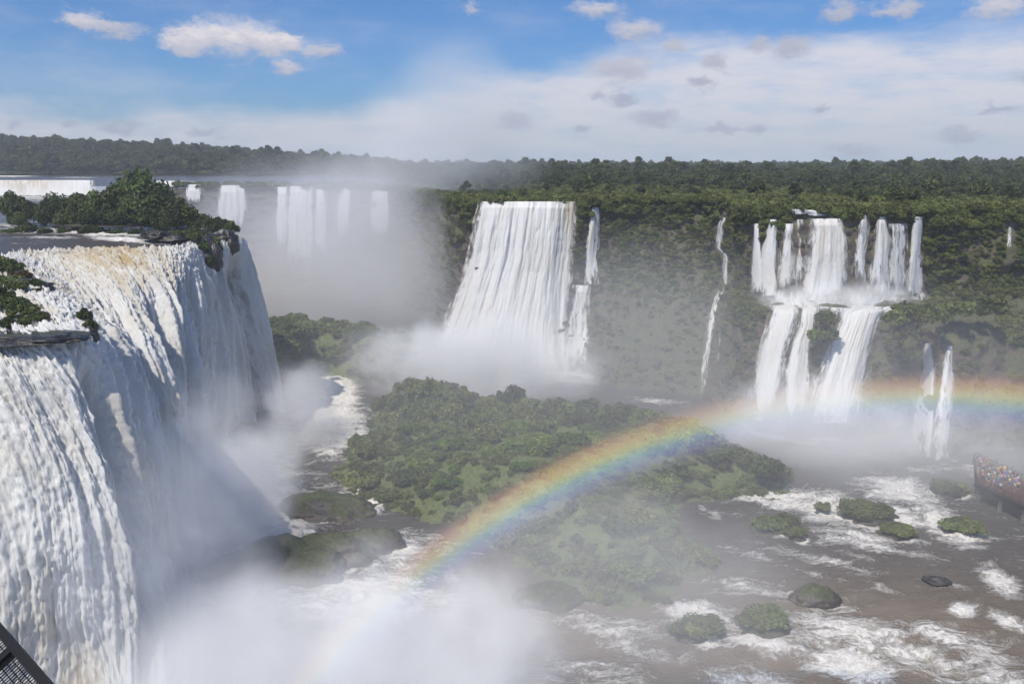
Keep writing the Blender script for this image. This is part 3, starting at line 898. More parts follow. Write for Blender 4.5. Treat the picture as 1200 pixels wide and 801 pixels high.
def crown_mesh(name, seed, radius, height, lobes, quads, leaf, base=0.0, flat=0.0, mat=None):
    """a crown as many small leaf sprays spread over irregular lobes, round a sparse dark heart"""
    r = np.random.default_rng(seed)
    Vs, Fs, Ts = [], [], []
    n0 = 0
    cs, rs = [], []
    for k in range(lobes):
        a = r.uniform(0, 2 * math.pi)
        rr = radius * math.sqrt(r.uniform(0, 1)) * .72
        zz = base + height * (0.25 + 0.55 * (1 - (rr / radius) ** 2) * r.uniform(.45, 1.1))
        cs.append((rr * math.cos(a), rr * math.sin(a), zz))
        rs.append(radius * r.uniform(.26, .46))
    cs, rs = np.array(cs), np.array(rs)
    for c, q_ in zip(cs, rs):
        v, f = ICO1
        vv = v * (q_ * .74) * np.array([1, 1, .8]) * (1 + .25 * r.standard_normal((len(v), 1)))
        Vs.append(vv + c)
        Fs.append(np.concatenate([f, f[:, :1]], 1) + n0)
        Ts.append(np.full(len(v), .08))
        n0 += len(v)
    k = r.integers(0, lobes, quads)
    dirs = r.standard_normal((quads, 3))
    dirs[:, 2] += .35
    dirs /= np.linalg.norm(dirs, axis=1)[:, None]
    P = cs[k] + dirs * (rs[k] * r.uniform(.72, 1.16, quads))[:, None] * np.array([1, 1, .82])
    P[:, 2] = np.maximum(P[:, 2], base * .6 + r.uniform(0, .5, quads))
    nrm = dirs + .75 * r.standard_normal((quads, 3))
    nrm[:, 2] += .25
    nrm /= np.linalg.norm(nrm, axis=1)[:, None]
    tg = np.cross(nrm, r.standard_normal((quads, 3)))
    tg /= np.maximum(np.linalg.norm(tg, axis=1)[:, None], 1e-6)
    bt = np.cross(nrm, tg)
    s = leaf * r.uniform(.55, 1.35, quads)[:, None]
    asp = r.uniform(.45, .8, quads)[:, None]
    quad = np.stack([P + tg * s, P + bt * s * asp + nrm * s * .15, P - tg * s, P - bt * s * asp + nrm * s * .15], 1).reshape(-1, 3)
    lobe_t = r.uniform(-.22, .22, lobes)
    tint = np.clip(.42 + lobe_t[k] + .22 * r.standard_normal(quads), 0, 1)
    Vs.append(quad)
    Fs.append(np.arange(quads * 4).reshape(-1, 4) + n0)
    Ts.append(np.repeat(tint, 4))
    V = np.concatenate(Vs)
    Fq = Fs[:-1]
    # hearts are triangles: store everything as triangles
    tri = [f[:, :3] for f in Fq]
    q4 = Fs[-1]
    tri.append(np.concatenate([q4[:, [0, 1, 2]], q4[:, [0, 2, 3]]], 0))
    me = mesh_np(name, V, np.concatenate(tri), {'tint': np.concatenate(Ts)}, False)
    if mat: me.materials.append(mat)
    return me


def trunk_mesh(name, seed, height, rad, spread):
    r = np.random.default_rng(seed)
    bm = bmesh.new()

    def limb(pts, rads, n=6):
        rings = []
        for p, q_ in zip(pts, rads):
            rings.append([bm.verts.new((p[0] + q_ * math.cos(2 * math.pi * i / n), p[1] + q_ * math.sin(2 * math.pi * i / n), p[2])) for i in range(n)])
        for a, b in zip(rings, rings[1:]):
            for i in range(n):
                bm.faces.new((a[i], a[(i + 1) % n], b[(i + 1) % n], b[i]))
        bm.faces.new(rings[-1])
    lean = r.uniform(-.08, .08, 2) * height
    limb([(0, 0, -.6), (lean[0] * .3, lean[1] * .3, height * .35), (lean[0], lean[1], height * .8)], [rad, rad * .75, rad * .35])
    for k in range(4):
        a = r.uniform(0, 6.28)
        z = height * r.uniform(.3, .55)
        e = spread * r.uniform(.5, .9)
        limb([(lean[0] * .4, lean[1] * .4, z), (e * .5 * math.cos(a), e * .5 * math.sin(a), z + height * .14), (e * math.cos(a), e * math.sin(a), z + height * .3)], [rad * .45, rad * .3, rad * .1], 5)
    me = bpy.data.meshes.new(name)
    bm.to_mesh(me)
    bm.free()
    me.materials.append(M_BARK)
    return me


TREES = []          # (crown, trunk) of forest kind, unit ~ 10 m tall
for k in range(5):
    h = [10, 11, 9, 12, 10][k]
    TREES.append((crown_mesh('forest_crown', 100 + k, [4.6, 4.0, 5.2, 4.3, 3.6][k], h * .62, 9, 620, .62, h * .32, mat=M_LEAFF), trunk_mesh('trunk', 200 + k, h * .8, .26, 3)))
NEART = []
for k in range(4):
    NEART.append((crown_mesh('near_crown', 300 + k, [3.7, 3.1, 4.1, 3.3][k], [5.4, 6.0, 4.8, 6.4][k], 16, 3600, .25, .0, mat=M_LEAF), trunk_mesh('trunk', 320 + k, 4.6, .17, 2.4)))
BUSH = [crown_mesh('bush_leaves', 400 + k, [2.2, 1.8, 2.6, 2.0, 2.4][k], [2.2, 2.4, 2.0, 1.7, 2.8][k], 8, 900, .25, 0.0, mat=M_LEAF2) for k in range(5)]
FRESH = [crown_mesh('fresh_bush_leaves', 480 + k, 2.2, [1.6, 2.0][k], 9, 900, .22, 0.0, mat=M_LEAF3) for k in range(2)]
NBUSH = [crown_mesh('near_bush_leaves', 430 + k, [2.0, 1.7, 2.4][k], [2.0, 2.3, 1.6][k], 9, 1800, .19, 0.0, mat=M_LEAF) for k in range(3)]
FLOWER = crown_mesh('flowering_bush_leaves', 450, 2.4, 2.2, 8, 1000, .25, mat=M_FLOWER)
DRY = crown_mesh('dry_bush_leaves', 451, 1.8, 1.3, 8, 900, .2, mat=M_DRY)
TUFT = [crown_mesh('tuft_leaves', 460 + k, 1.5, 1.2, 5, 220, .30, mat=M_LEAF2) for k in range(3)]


CROWN_OF = {}


def tree(kind, p, s, label, group=None, rz=None, cat='tree', name='tree'):
    root = empty(name, p, random.uniform(0, 6.28) if rz is None else rz, s)
    tag(root, label, cat, group)
    link('trunk', kind[1], None, root)
    c_ = link('crown', kind[0], None, root)
    CROWN_OF[root.name] = c_
    return root


def bush(me, p, s, label, group=None, sz=1.0, name='bush'):
    o = link(name, me)
    o.location = p
    o.scale = (s, s * random.uniform(.85, 1.15), s * sz)
    o.rotation_euler = (0, 0, random.uniform(0, 6.28))
    tag(o, label, 'bush', group)
    return o


def scatter(name, P, scl, srcs, seed=0, mats=None):
    """one 'stuff' object: real meshes instanced on points by geometry nodes"""
    r = np.random.default_rng(seed)
    me = bpy.data.meshes.new(name)
    me.vertices.add(len(P))
    me.vertices.foreach_set('co', np.asarray(P, np.float32).ravel())
    for nm, val in (('scl', scl), ('rz', r.uniform(0, 6.28, len(P))), ('pick', r.integers(0, len(srcs), len(P)).astype(float))):
        a = me.attributes.new(nm, 'FLOAT', 'POINT')
        a.data.foreach_set('value', np.asarray(val, np.float32))
    me.update()
    o = link(name, me)
    tag(o, kind='stuff')
    ng = bpy.data.node_groups.new(name + '_scatter', 'GeometryNodeTree')
    ng.interface.new_socket('Geometry', in_out='INPUT', socket_type='NodeSocketGeometry')
    ng.interface.new_socket('Geometry', in_out='OUTPUT', socket_type='NodeSocketGeometry')
    nin, nout = ng.nodes.new('NodeGroupInput'), ng.nodes.new('NodeGroupOutput')
    join = ng.nodes.new('GeometryNodeJoinGeometry')

    def at(nm):
        n = ng.nodes.new('GeometryNodeInputNamedAttribute')
        n.data_type = 'FLOAT'
        n.inputs[0].default_value = nm
        return n.outputs[0]
    for k, src in enumerate(srcs):
        oi = ng.nodes.new('GeometryNodeObjectInfo')
        oi.inputs['Object'].default_value = src
        oi.inputs['As Instance'].default_value = True
        ip = ng.nodes.new('GeometryNodeInstanceOnPoints')
        cmp_ = ng.nodes.new('FunctionNodeCompare')
        cmp_.data_type = 'FLOAT'
        cmp_.operation = 'EQUAL'
        ng.links.new(at('pick'), cmp_.inputs[0])
        cmp_.inputs[1].default_value = float(k)
        cmp_.inputs['Epsilon'].default_value = 0.1
        cx = ng.nodes.new('ShaderNodeCombineXYZ')
        ng.links.new(at('rz'), cx.inputs[2])
        ng.links.new(nin.outputs[0], ip.inputs['Points'])
        ng.links.new(cmp_.outputs[0], ip.inputs['Selection'])
        ng.links.new(oi.outputs['Geometry'], ip.inputs['Instance'])
        ng.links.new(cx.outputs[0], ip.inputs['Rotation'])
        ng.links.new(at('scl'), ip.inputs['Scale'])
        ng.links.new(ip.outputs[0], join.inputs[0])
    ng.links.new(join.outputs[0], nout.inputs[0])
    md = o.modifiers.new('scatter', 'NODES')
    md.node_group = ng
    return o


# leafy rim above the left waterfall: (px, py of the crown top, distance, scale, label)
RIM = [(8, 220, 205, 1.1, 'low leafy tree at the left end of the rim thicket'), (36, 232, 203, .9, 'small tree in front of the upstream white step'), (64, 228, 200, 1.0, 'small rounded tree below the upstream white step'),
       (92, 220, 196, 1.2, 'spreading tree in the left half of the rim thicket'), (116, 219, 192, 1.3, 'bushy tree left of the tallest tree on the rim'), (138, 212, 190, 1.5, 'tall tree just left of the crest of the rim thicket'),
       (160, 201, 194, 1.75, 'tallest flat-topped tree at the crest of the rim thicket'), (182, 221, 188, 1.4, 'dense tree right of the crest of the rim thicket'), (203, 228, 187, 1.25, 'dense tree sloping towards the brink of the waterfall'),
       (221, 240, 186, 1.05, 'lower tree near the brink end of the rim thicket'), (238, 252, 186, .85, 'last small tree at the brink end of the rim thicket'), (150, 224, 186, 1.1, 'front tree under the crest of the rim thicket'),
       (126, 236, 185, .9, 'front tree over the rapids left of the crest'), (104, 240, 186, .85, 'front shrubby tree above the white rapids'), (78, 246, 188, .75, 'small front tree near the left rapids'), (172, 238, 184, 1.0, 'front tree over the driftwood rock'), (196, 244, 184, .9, 'front tree beside the ledge rock'),
       (20, 246, 195, .7, 'small bushy tree close to the left edge of the thicket')]
TOPH = [5.6, 6.2, 5.0, 6.6]
for k, (px, py, d, s, lab) in enumerate(RIM):
    d += 11
    zt = at_d(px, py, d)[2]
    x = at_d(px, py, d)[0]
    zb = 43.4
    o = tree(NEART[k % 4], (x, d, zb), 1.0, lab, 'trees on the rim of the near waterfall')
    hz = max(.5, (zt - zb) / TOPH[k % 4])
    o.scale = (s * 1.15, s * 1.15, hz)
for k, (px, py, d, s, lab) in enumerate([(105, 273, 183, 1.25, 'bright rounded bush over the white rapids above the lip'), (30, 268, 186, 1.3, 'pale flat bush at the water edge far left above the lip'), (12, 270, 185, .9, 'small bush at the left end of the rim water edge'), (52, 270, 184, .9, 'bush on the rim water edge beside the pale flat bush'),
                                  (75, 272, 184, .9, 'bush on the rim water edge where the rapids begin'), (135, 275, 182, .9, 'dark bush at the water edge below the crest'), (160, 276, 181, .9, 'bush behind the driftwood rock'), (225, 279, 181, 1.1, 'bush at the brink end of the rim water edge'), (205, 281, 178, 1.0, 'low bush on the dark ledge rock'), (185, 276, 180, .8, 'bush between the driftwood rock and the ledge rock')]):
    p = at_d(px, py - 5, d + 9)
    p[2] = 43.4
    bush(NBUSH[k % 3], p, s, lab, 'bushes along the rim of the near waterfall')


def rock(px, py, d, r, label, z=None, flat=.6, mat=None, seed=0, name='rock', yaw=0, sx=1.0, group=None):
    v, f = ICO3
    p = at_z(px, py, z) if d is None else at_d(px, py, d)
    n = v * (1 + .36 * fbm(v * 1.4 + seed * 7.7, 4, 80 + seed)[:, None] + .20 * fbm(v * 3.6 + seed, 4, 81)[:, None] + .10 * np.round(3 * fbm(v * 2.2 + seed, 2, 82))[:, None] / 3)
    n = n * np.array([r * sx, r, r * flat])
    o = link(name, mesh_np(name, n, f), mat or M_ROCK)
    o.location = p
    o.rotation_euler = (0, 0, yaw)
    tag(o, label, 'rock', group)
    return o


rock(182, 275, 178, 3.0, 'dark driftwood-strewn rock in the rapids below the rim trees', seed=1, mat=M_ROCKBARE, flat=.35)
rock(197, 280, 178, 2.4, 'dark ledge rock right of the rapids above the lip', seed=2, mat=M_ROCKBARE, flat=.35, sx=2)


rock(150, 262, 202, 7.5, 'low rocky ground under the rim thicket beside the rapids', seed=12, flat=.10, sx=2.3, mat=M_ROCKBARE)


def fall_spot(px, py, back=0.0):
    p = on_fall(px, py)
    return p + np.array([0, back, 0])


def shaggy(spots, what, group):
    for k, (px, py, s, sz, me, adj) in enumerate(spots):
        p = fall_spot(px, py, .2)
        k2 = 1.5 if 'ledge' in group else 1.25
        b = bush(me, p - np.array([0, 0, .4]), s * k2, adj + ' ' + what, group, sz)


o = rock(0, 0, 100, 2.6, 'grassy dark boulder splitting the flow at the brink of the left waterfall', seed=3, flat=1.5, mat=M_ROCKBARE, sx=1.1)
o.location = fall_spot(244, 300, 1.2)
shaggy([(226, 282, .75, 1.0, NBUSH[0], 'left upper tuft'), (236, 281, .8, 1.0, NBUSH[1], 'top tuft'), (246, 286, .85, 1.1, NBUSH[2], 'right upper tuft'), (250, 298, .8, 1.5, NBUSH[0], 'hanging right-hand tuft'), (238, 296, .75, 1.4, NBUSH[1], 'hanging middle tuft'),
        (247, 308, .6, 1.6, NBUSH[2], 'lowest trailing tuft')], 'of greenery on the grassy boulder at the brink', 'greenery on the brink boulder')
o = rock(0, 0, 100, 2.2, 'leafy dark outcrop at the far corner of the left waterfall lip', seed=4, flat=1.3, mat=M_ROCKBARE)
o.location = fall_spot(266, 284, 1.5)
shaggy([(254, 266, .9, 1.1, NBUSH[1], 'left clump'), (263, 268, .95, 1.2, NBUSH[2], 'top clump'), (270, 272, .8, 1.3, NBUSH[0], 'right clump'), (268, 283, .6, 1.6, NBUSH[1], 'lower trailing clump')], 'of leaves on the outcrop at the far corner of the lip', 'greenery on the lip corner outcrop')
# bushy ledges in the near part of the fall
for (px, py, r_, fl, sx_, lab, sd) in [(8, 333, 3.4, .42, 1.6, 'bushy dark ledge jutting into the top of the left waterfall, the upper one', 5), (18, 378, 2.9, .45, 1.7, 'bushy dark ledge jutting into the top of the left waterfall, the lower one', 6),
                                       (100, 388, .9, 1.5, 1, 'small tufted stone poking from the lip of the near curtain', 7), (24, 394, 3.6, .16, 1.9, 'flat dark water, shaped as a slab, beneath the lower bushy ledge', 8)]:  # the flat one is dark stream water, modelled as a rock
    o = rock(0, 0, 100, r_, lab, seed=sd, flat=fl, sx=sx_, mat=M_ROCKBARE)
    o.location = fall_spot(px, py) + (np.array([0, 1.0, -1.0]) if fl > .2 else np.array([0, .8, -.3]))
shaggy([(-2, 318, .85, 1.0, NBUSH[0], 'tall green bush'), (12, 320, .7, 1.0, NBUSH[1], 'second green bush'), (24, 326, .75, .9, DRY, 'russet dry bush'), (36, 334, .5, .9, NBUSH[2], 'tip-end green bush'), (6, 332, .7, .8, NBUSH[2], 'sprawling front bush'), (44, 340, .38, .8, DRY, 'twiggy outermost bush'), (20, 338, .6, .7, NBUSH[0], 'low front bush')],
       'on the upper dark ledge of the left waterfall', 'bushes on the upper ledge')
shaggy([(-2, 358, .75, 1.1, NBUSH[1], 'tall dark bush'), (12, 363, .65, 1.0, NBUSH[0], 'spreading green bush'), (30, 368, .6, .9, NBUSH[2], 'middle bush'), (48, 371, .5, .9, DRY, 'reddish dry bush'), (40, 376, .5, .8, NBUSH[1], 'small trailing bush'), (18, 378, .6, .7, NBUSH[2], 'low front bush'), (60, 376, .35, .8, DRY, 'outermost dry bush')],
       'on the lower dark ledge of the left waterfall', 'bushes on the lower ledge')
shaggy([(99, 376, .5, 1.4, NBUSH[1], 'upper tuft'), (104, 386, .4, 1.5, NBUSH[0], 'lower tuft')], 'on the small stone at the lip of the near curtain', 'tufts on the lip stone')

# rocks at the foot of the left waterfall and in the channel
for k, (px, py, r, fl, lab, mt) in enumerate([
        (288, 512, 4.6, .6, 'black wet boulder at the foot of the left waterfall, in its shade', M_ROCKBARE), (308, 492, 3.8, .55, 'smaller black boulder behind the wet one at the foot of the left waterfall', M_ROCKBARE),
        (326, 498, 3.0, .5, 'low dark rock washed by spray beside the black boulders', M_ROCKBARE), (190, 668, 3.0, .5, 'dark rock in the shaded foot of the near curtain', M_ROCKBARE), (215, 640, 2.4, .4, 'low wet rock half hidden in blue shade near the near curtain', M_ROCKBARE),
        (378, 596, 5.2, .5, 'rounded mossy boulder in the white channel beside the island', M_ROCK), (408, 600, 3.2, .45, 'small mossy shoulder stone against the rounded boulder', M_ROCK),
        (296, 672, 5.2, .45, 'long brown mossy rock rising from the mist, its left end', M_ROCK), (345, 662, 6.2, .55, 'long brown mossy rock rising from the mist, its bulky middle', M_ROCK), (388, 650, 4.6, .7, 'steep dark rock at the right end of the long mossy rock', M_ROCK),
        (432, 640, 3.6, .7, 'grey boulder between the long mossy rock and the island', M_ROCK), (335, 455, 6, 1.1, 'dark cliff block at the near end of the headland', M_ROCKBARE), (640, 702, 3.2, .6, 'pointed mossy rock looming through mist at the island front', M_ROCK),
        (1097, 680, 1.3, .5, 'lone black stone in the dark water below the boardwalk', M_ROCKBARE), (955, 702, 2.2, .8, 'grey-green rock in the calm water between the rapids', M_ROCK)]):
    rock(px, py, None, r, lab, z=.2, flat=fl, mat=mt, seed=20 + k, yaw=.25 * math.sin(k * 1.3), sx=1.5)

# river islets each with a bush
for k, (px, py, wpx, lab) in enumerate([
        (1112, 578, 42, 'wide grassy islet beside the tip of the boardwalk'), (1127, 622, 40, 'round green islet ringed by foam below the boardwalk'), (1020, 606, 54, 'broad flat green islet amid the right rapids'),
        (960, 600, 20, 'small green islet left of the broad flat one'), (905, 620, 42, 'drab green islet at the left of the right rapids'), (932, 630, 22, 'little yellowish islet touching the drab one'),
        (890, 733, 42, 'bushy islet on dark rock in the brown rapids'), (812, 744, 40, 'low green islet at the tail of the central island'), (1050, 628, 36, 'thin drowned islet among the foam streaks')]):
    root = rock(px, py, None, wpx / 2 / F * 130 * 1.05, lab, z=-.1, flat=.26, seed=50 + k, name='islet', sx=1.25)
    root['category'] = 'islet'
    n = 3 if wpx < 30 else 7
    for j in range(n):
        c = np.array(root.location) + np.array([random.uniform(-1, 1), random.uniform(-.7, .7), 0]) * wpx / 2 / F * 130 * .65
        c[2] = .7
        cl = link('clump', BUSH[(k + j) % 5], None, root)
        sc_ = wpx / 2 / F * 130 * (.40 if n > 3 else .5)
        cl.matrix_parent_inverse = Matrix.Identity(4)
        cl.location = Matrix.Rotation(-root.rotation_euler.z, 3, 'Z') @ (Vector(c) - root.location)
        cl.scale = (sc_, sc_, sc_ * .5)
        cl.rotation_euler = (0, 0, random.uniform(0, 6))

# island scrub: single bushes, thickest where the photograph shows them
cand = rng.permutation(len(isl_V))
placed = []
for i in cand:
    if isl_d[i] < 1.2: continue
    p = isl_V[i]
    px, py = project(p[None])
    px, py = px[0], py[0]
    bare = blob(np.array([px]), np.array([py]), [(510, 510, 16, 6, 0, 1), (560, 525, 10, 5, 0, .8), (620, 640, 60, 30, 20, .55), (720, 480, 30, 6, 5, .6)])[0]
    if random.random() < bare: continue
    big = smooth(520, 440, py)
    mind = 2.2 + 2.2 * random.random()
    if any((p[0] - q_[0]) ** 2 + (p[1] - q_[1]) ** 2 < mind * mind for q_ in placed): continue
    placed.append(p)
    if len(placed) >= 330: break
placed.sort(key=lambda p: p[1])
for k, p in enumerate(placed[:185]):
    s = random.choice([.5, .65, .85, 1.0, 1.15, 1.55]) * random.uniform(.85, 1.15)
    qx, qy = project(np.array([p]))
    zone = 'under the drifting spray at the front of the central island' if qy[0] > 590 else ('on the eastern end of the central island by the right rapids' if qx[0] > 790 else ('along the white channel on the western side of the central island' if qx[0] < 520 else 'in the green middle of the central island'))
    fresh = 'front' not in zone and 492 < qy[0] < 585 and 480 < qx[0] < 760 and k % 3
    bush(FRESH[k % 2] if fresh else BUSH[k % 5], (p[0], p[1], p[2] - .3), s, ('bright fresh-green bush ' if fresh else 'leafy bush ') + zone, ('fresh bushes ' if fresh else 'bushes ') + zone, random.uniform(.5, .85))
back_bushes = placed[185:]
hl_ = prom_V[[i for i in rng.permutation(len(prom_V)) if prom_d[i] > .6][:160]]
back_bushes = list(back_bushes) + list(hl_)
sel = [i for i in rng.permutation(len(isl_V)) if isl_d[i] > .3][:1500]
src_obj = {}


def special(me, px, py, z, s, label, sz=1.0, cat='bush'):
    p = at_z(px, py, z)
    return bush(me, p, s, label, None, sz)


special(BUSH[4], 597, 480, 4.6, 1.6, 'tall round dark bush standing above the island crest', 1.5)
special(FLOWER, 806, 520, 6.0, 1.1, 'yellow-flowering bush on the island crest under the rainbow, the left one')
special(FLOWER, 832, 522, 5.5, 1.15, 'yellow-flowering bush on the island crest under the rainbow, the right one')
special(DRY, 772, 512, 6, 1.2, 'brownish bush just left of the flowering bushes on the crest')
special(BUSH[2], 612 - 110, 470, 6.5, 2.1, 'large domed bush at the island crest near the white channel', 1.1)
special(BUSH[4], 478, 462, 6, 1.5, 'rounded bush at the western shoulder of the island crest', 1.1)
special(BUSH[1], 530, 474, 6, 1.6, 'dome-shaped bush right of the large domed bush on the crest', 1.0)
special(BUSH[0], 560, 502, 6.5, 1.5, 'dark clump-forming bush in the middle of the bright grass', 1.1)
special(BUSH[3], 900, 560, 3, 1.7, 'bushy tip of the island pointing at the right rapids', 1.2)

# headland scrub
sel2 = [i for i in rng.permutation(len(prom_V)) if prom_d[i] > .8]
pl = []
for i in sel2:
    p = prom_V[i]
    if any((p[0] - q_[0]) ** 2 + (p[1] - q_[1]) ** 2 < 7 for q_ in pl): continue
    pl.append(p)
    if len(pl) > 60: break
for k, p in enumerate(pl):
    bush(BUSH[k % 5], (p[0], p[1], p[2] - .3), random.uniform(.7, 1.6), 'green bush on the headland behind the left waterfall', 'bushes on the headland', .8)

# low ground cover on the island
tufts = [o for o in bpy.data.objects if o.name.split('.')[0] == 'bush' and o.data in BUSH][:4]
P = isl_V[sel]
scatter('ground_cover', P - np.array([0, 0, .3]), rng.uniform(.25, .55, len(P)), tufts, 5)
bb_ = np.array(back_bushes)
scatter('shrubbery', bb_ - np.array([0, 0, .3]), rng.uniform(.75, 1.5, len(bb_)), tufts, 15)

# ------------------------------------------------------------------ trees of the plateau forest
groves = []
cands = []
for k in range(26000):
    px = rng.uniform(-60, 1260)
    u = rng.uniform(0, 1)
    d0 = float(rim_d(px))
    lo_d = max(d0 + 8, 768 if px < 460 else 0)
    d = lo_d + (2200 - lo_d) * u ** 1.6
    x = (px - CX) / F * d
    cands.append((x, d, px))
cands = np.array(cands)
n1 = fbm(np.stack([cands[:, 0], cands[:, 1], 0 * cands[:, 0]], 1) * .012, 3, 90)
n2 = fbm(np.stack([cands[:, 0], cands[:, 1], 0 * cands[:, 0]], 1) * .03, 3, 91)
far = smooth(300, 520, cands[:, 1])
rightw = smooth(880, 1150, cands[:, 2])
dens = np.clip(.02 + far * (1.1 + n1) + rightw * .35 * smooth(225, 290, cands[:, 1]) + .5 * n2 * far, 0, 1)
dens = np.where(cands[:, 2] < 460, 1.0, dens)
keep = rng.uniform(0, 1, len(cands)) < dens
cands = cands[keep]
order = np.argsort(cands[:, 1])
cands = cands[order]
Z = hill(cands[:, 0], cands[:, 1])
H = (rng.uniform(.55, 1.25, len(cands)) + .55 * (rng.uniform(0, 1, len(cands)) > .93)) * (0.75 + .5 * smooth(300, 600, cands[:, 1])) * np.where(cands[:, 2] < 460, .82, .62)
# thin out collisions among the nearest
pts, used_xy = [], {}
for (x, y, px), z, h in zip(cands, Z, H):
    cell = (int(x // 5), int(y // 5))
    if cell in used_xy: continue
    used_xy[cell] = 1
    pts.append((x, y, z, h, px))
pts = np.array(pts)
first_crowns = []
ni = 0
size = pts[:, 3] / pts[:, 1]
big = np.zeros(len(pts), bool)
vis = (pts[:, 4] > -10) & (pts[:, 4] < 1210)
big[np.argsort(-np.where(vis, size, 0))[:270]] = True
for k, (x, y, z, h, px) in enumerate(pts[big]):
    if px < 460: lab, grp = 'dark forest tree on the bank beyond the upstream river', 'forest trees on the upstream bank'
    elif px < 720: lab, grp = 'hazy forest tree on the plateau behind the broad central fall', 'forest trees behind the central fall'
    elif px < 880: lab, grp = 'forest tree on the plateau above the long zigzag trickle', 'forest trees above the trickle'
    elif px < 1090: lab, grp = 'green forest tree on the plateau behind the twin-level falls', 'forest trees behind the twin-level falls'
    else: lab, grp = 'tall green forest tree on the plateau above the boardwalk side cliff', 'forest trees at the right end of the plateau'
    root = tree(TREES[k % 5], (x, y, z - .4), h, lab, grp)
    if k < 5: first_crowns.append(CROWN_OF[root.name])
rest = pts[~big]
scatter('forest', rest[:, :3] - np.array([0, 0, .4]), rest[:, 3], first_crowns, 6)

# scrub along the rim and down the cliff
cpts, cs_ = [], []
for k in range(20000):
    i, j = rng.integers(210, 690), int(119 * rng.uniform(0, 1) ** 1.1)
    p = CLD_GRID[i, j]
    px, py = project(p[None])
    px, py = px[0], py[0]
    if px > 1230 or px < 420: continue
    wet = False
    for rw in FALL_ROWS:
        if rw[0, 0] - 2 < py < rw[-1, 0] + 2:
            if np.interp(py, rw[:, 0], rw[:, 1]) - 2.5 < px < np.interp(py, rw[:, 0], rw[:, 2]) + 2.5: wet = True
    if wet: continue
    nv_ = fbm(p[None] * .05, 3, 95)[0]
    if rng.uniform() > .50 + 1.3 * nv_ + .4 * smooth(36, 46, p[2]): continue
    if p[2] < 1: continue
    cpts.append(p)
    cs_.append(rng.uniform(.16, .55) * (1.6 if p[2] > 44 else 1.0))
scatter('undergrowth', np.array(cpts) - np.array([0, 0, .3]), np.array(cs_), [o for o in tufts], 7)
gp, gs = [], []
for k in range(9000):
    px = rng.uniform(470, 1230)
    d0 = float(rim_d(px))
    d = d0 + 1 + 330 * rng.uniform() ** 1.5
    x = (px - CX) / F * d
    gp.append((x, d, float(hill(np.array([x]), np.array([d]))[0]) - .4 if d > d0 + 25 else 47.8))
    gs.append(rng.uniform(.35, 1.2))
for k in range(700):
    px = rng.uniform(215, 475)
    if any(a_ < px < b_ for a_, b_ in ((218, 237), (258, 287), (322, 370), (371, 382), (396, 411), (436, 455))) and rng.uniform() < .9: continue
    d = float(np.interp(px, [150, 222, 350, 420, 470, 475], [420, 405, 392, 378, 345, 340])) + rng.uniform(-1, 9) + 14 * max(0, rng.uniform(-1, 1)) ** 2
    gp.append(((px - CX) / F * d, d, 47.9))
    gs.append(rng.uniform(.5, 1.5))
scatter('shrubbery', np.array(gp), np.array(gs), tufts, 8)
for k, (px, py, z, s, lab) in enumerate([(1062, 372, 27.5, 1.7, 'rounded green bush beside the foot of the rightmost upper spout'), (1048, 380, 27, 1.4, 'green bush hanging at the edge of the right arm of the lower tier'),
                                         (1085, 378, 27, 1.8, 'broad green bush on the terrace behind the thin white plume'), (966, 380, 25.0, 1.5, 'green knob of bush dividing the arms of the lower tier'), (966, 402, 21, 1.6, 'lower half of the green knob dividing the lower tier'),
                                         (1120, 372, 27.5, 1.9, 'pale green bush on the open terrace above the fainter plume'), (1160, 372, 27.5, 2.0, 'wide bush on the terrace near the pale trickle'), (915, 262, 47.5, .0, '')]):
    if s: special(BUSH[k % 5], px, py, z, s, lab, .9)

# ------------------------------------------------------------------ boardwalk with visitors
M_DECK = simple_mat('rust_red_deck', (0.105, 0.055, 0.042), .75, scale=1.5)
M_STEEL = simple_mat('dark_steel', (0.035, 0.033, 0.035), .5, .3)
M_BLACK = simple_mat('black_paint', (0.008, 0.008, 0.009), .55)
M_CONC = simple_mat('grey_pier', (0.16, 0.15, 0.14), .85)


def box(bm, lo, hi):
    vs = [bm.verts.new((x, y, z)) for x in (lo[0], hi[0]) for y in (lo[1], hi[1]) for z in (lo[2], hi[2])]
    for f in ((0, 1, 3, 2), (4, 6, 7, 5), (0, 4, 5, 1), (2, 3, 7, 6), (0, 2, 6, 4), (1, 5, 7, 3)):
        bm.faces.new([vs[i] for i in f])


def bar(bm, a, b, w_, up=(0, 0, 1)):
    a, b = Vector(a), Vector(b)
    d = (b - a).normalized()
    u = Vector(up)
    if abs(d.dot(u)) > .95: u = Vector((1, 0, 0))
    s = d.cross(u).normalized() * w_ / 2
    t = d.cross(s).normalized() * w_ / 2
    vs = [bm.verts.new(p + i * s + j * t) for p in (a, b) for (i, j) in ((-1, -1), (1, -1), (1, 1), (-1, 1))]
    for f in ((0, 1, 2, 3), (7, 6, 5, 4), (0, 4, 5, 1), (1, 5, 6, 2), (2, 6, 7, 3), (3, 7, 4, 0)):
        bm.faces.new([vs[i] for i in f])


def from_bm(name, bm, mat, parent=None):
    me = bpy.data.meshes.new(name)
    bmesh.ops.recalc_face_normals(bm, faces=bm.faces)
    bm.to_mesh(me)
    bm.free()
    return link(name, me, mat, parent)


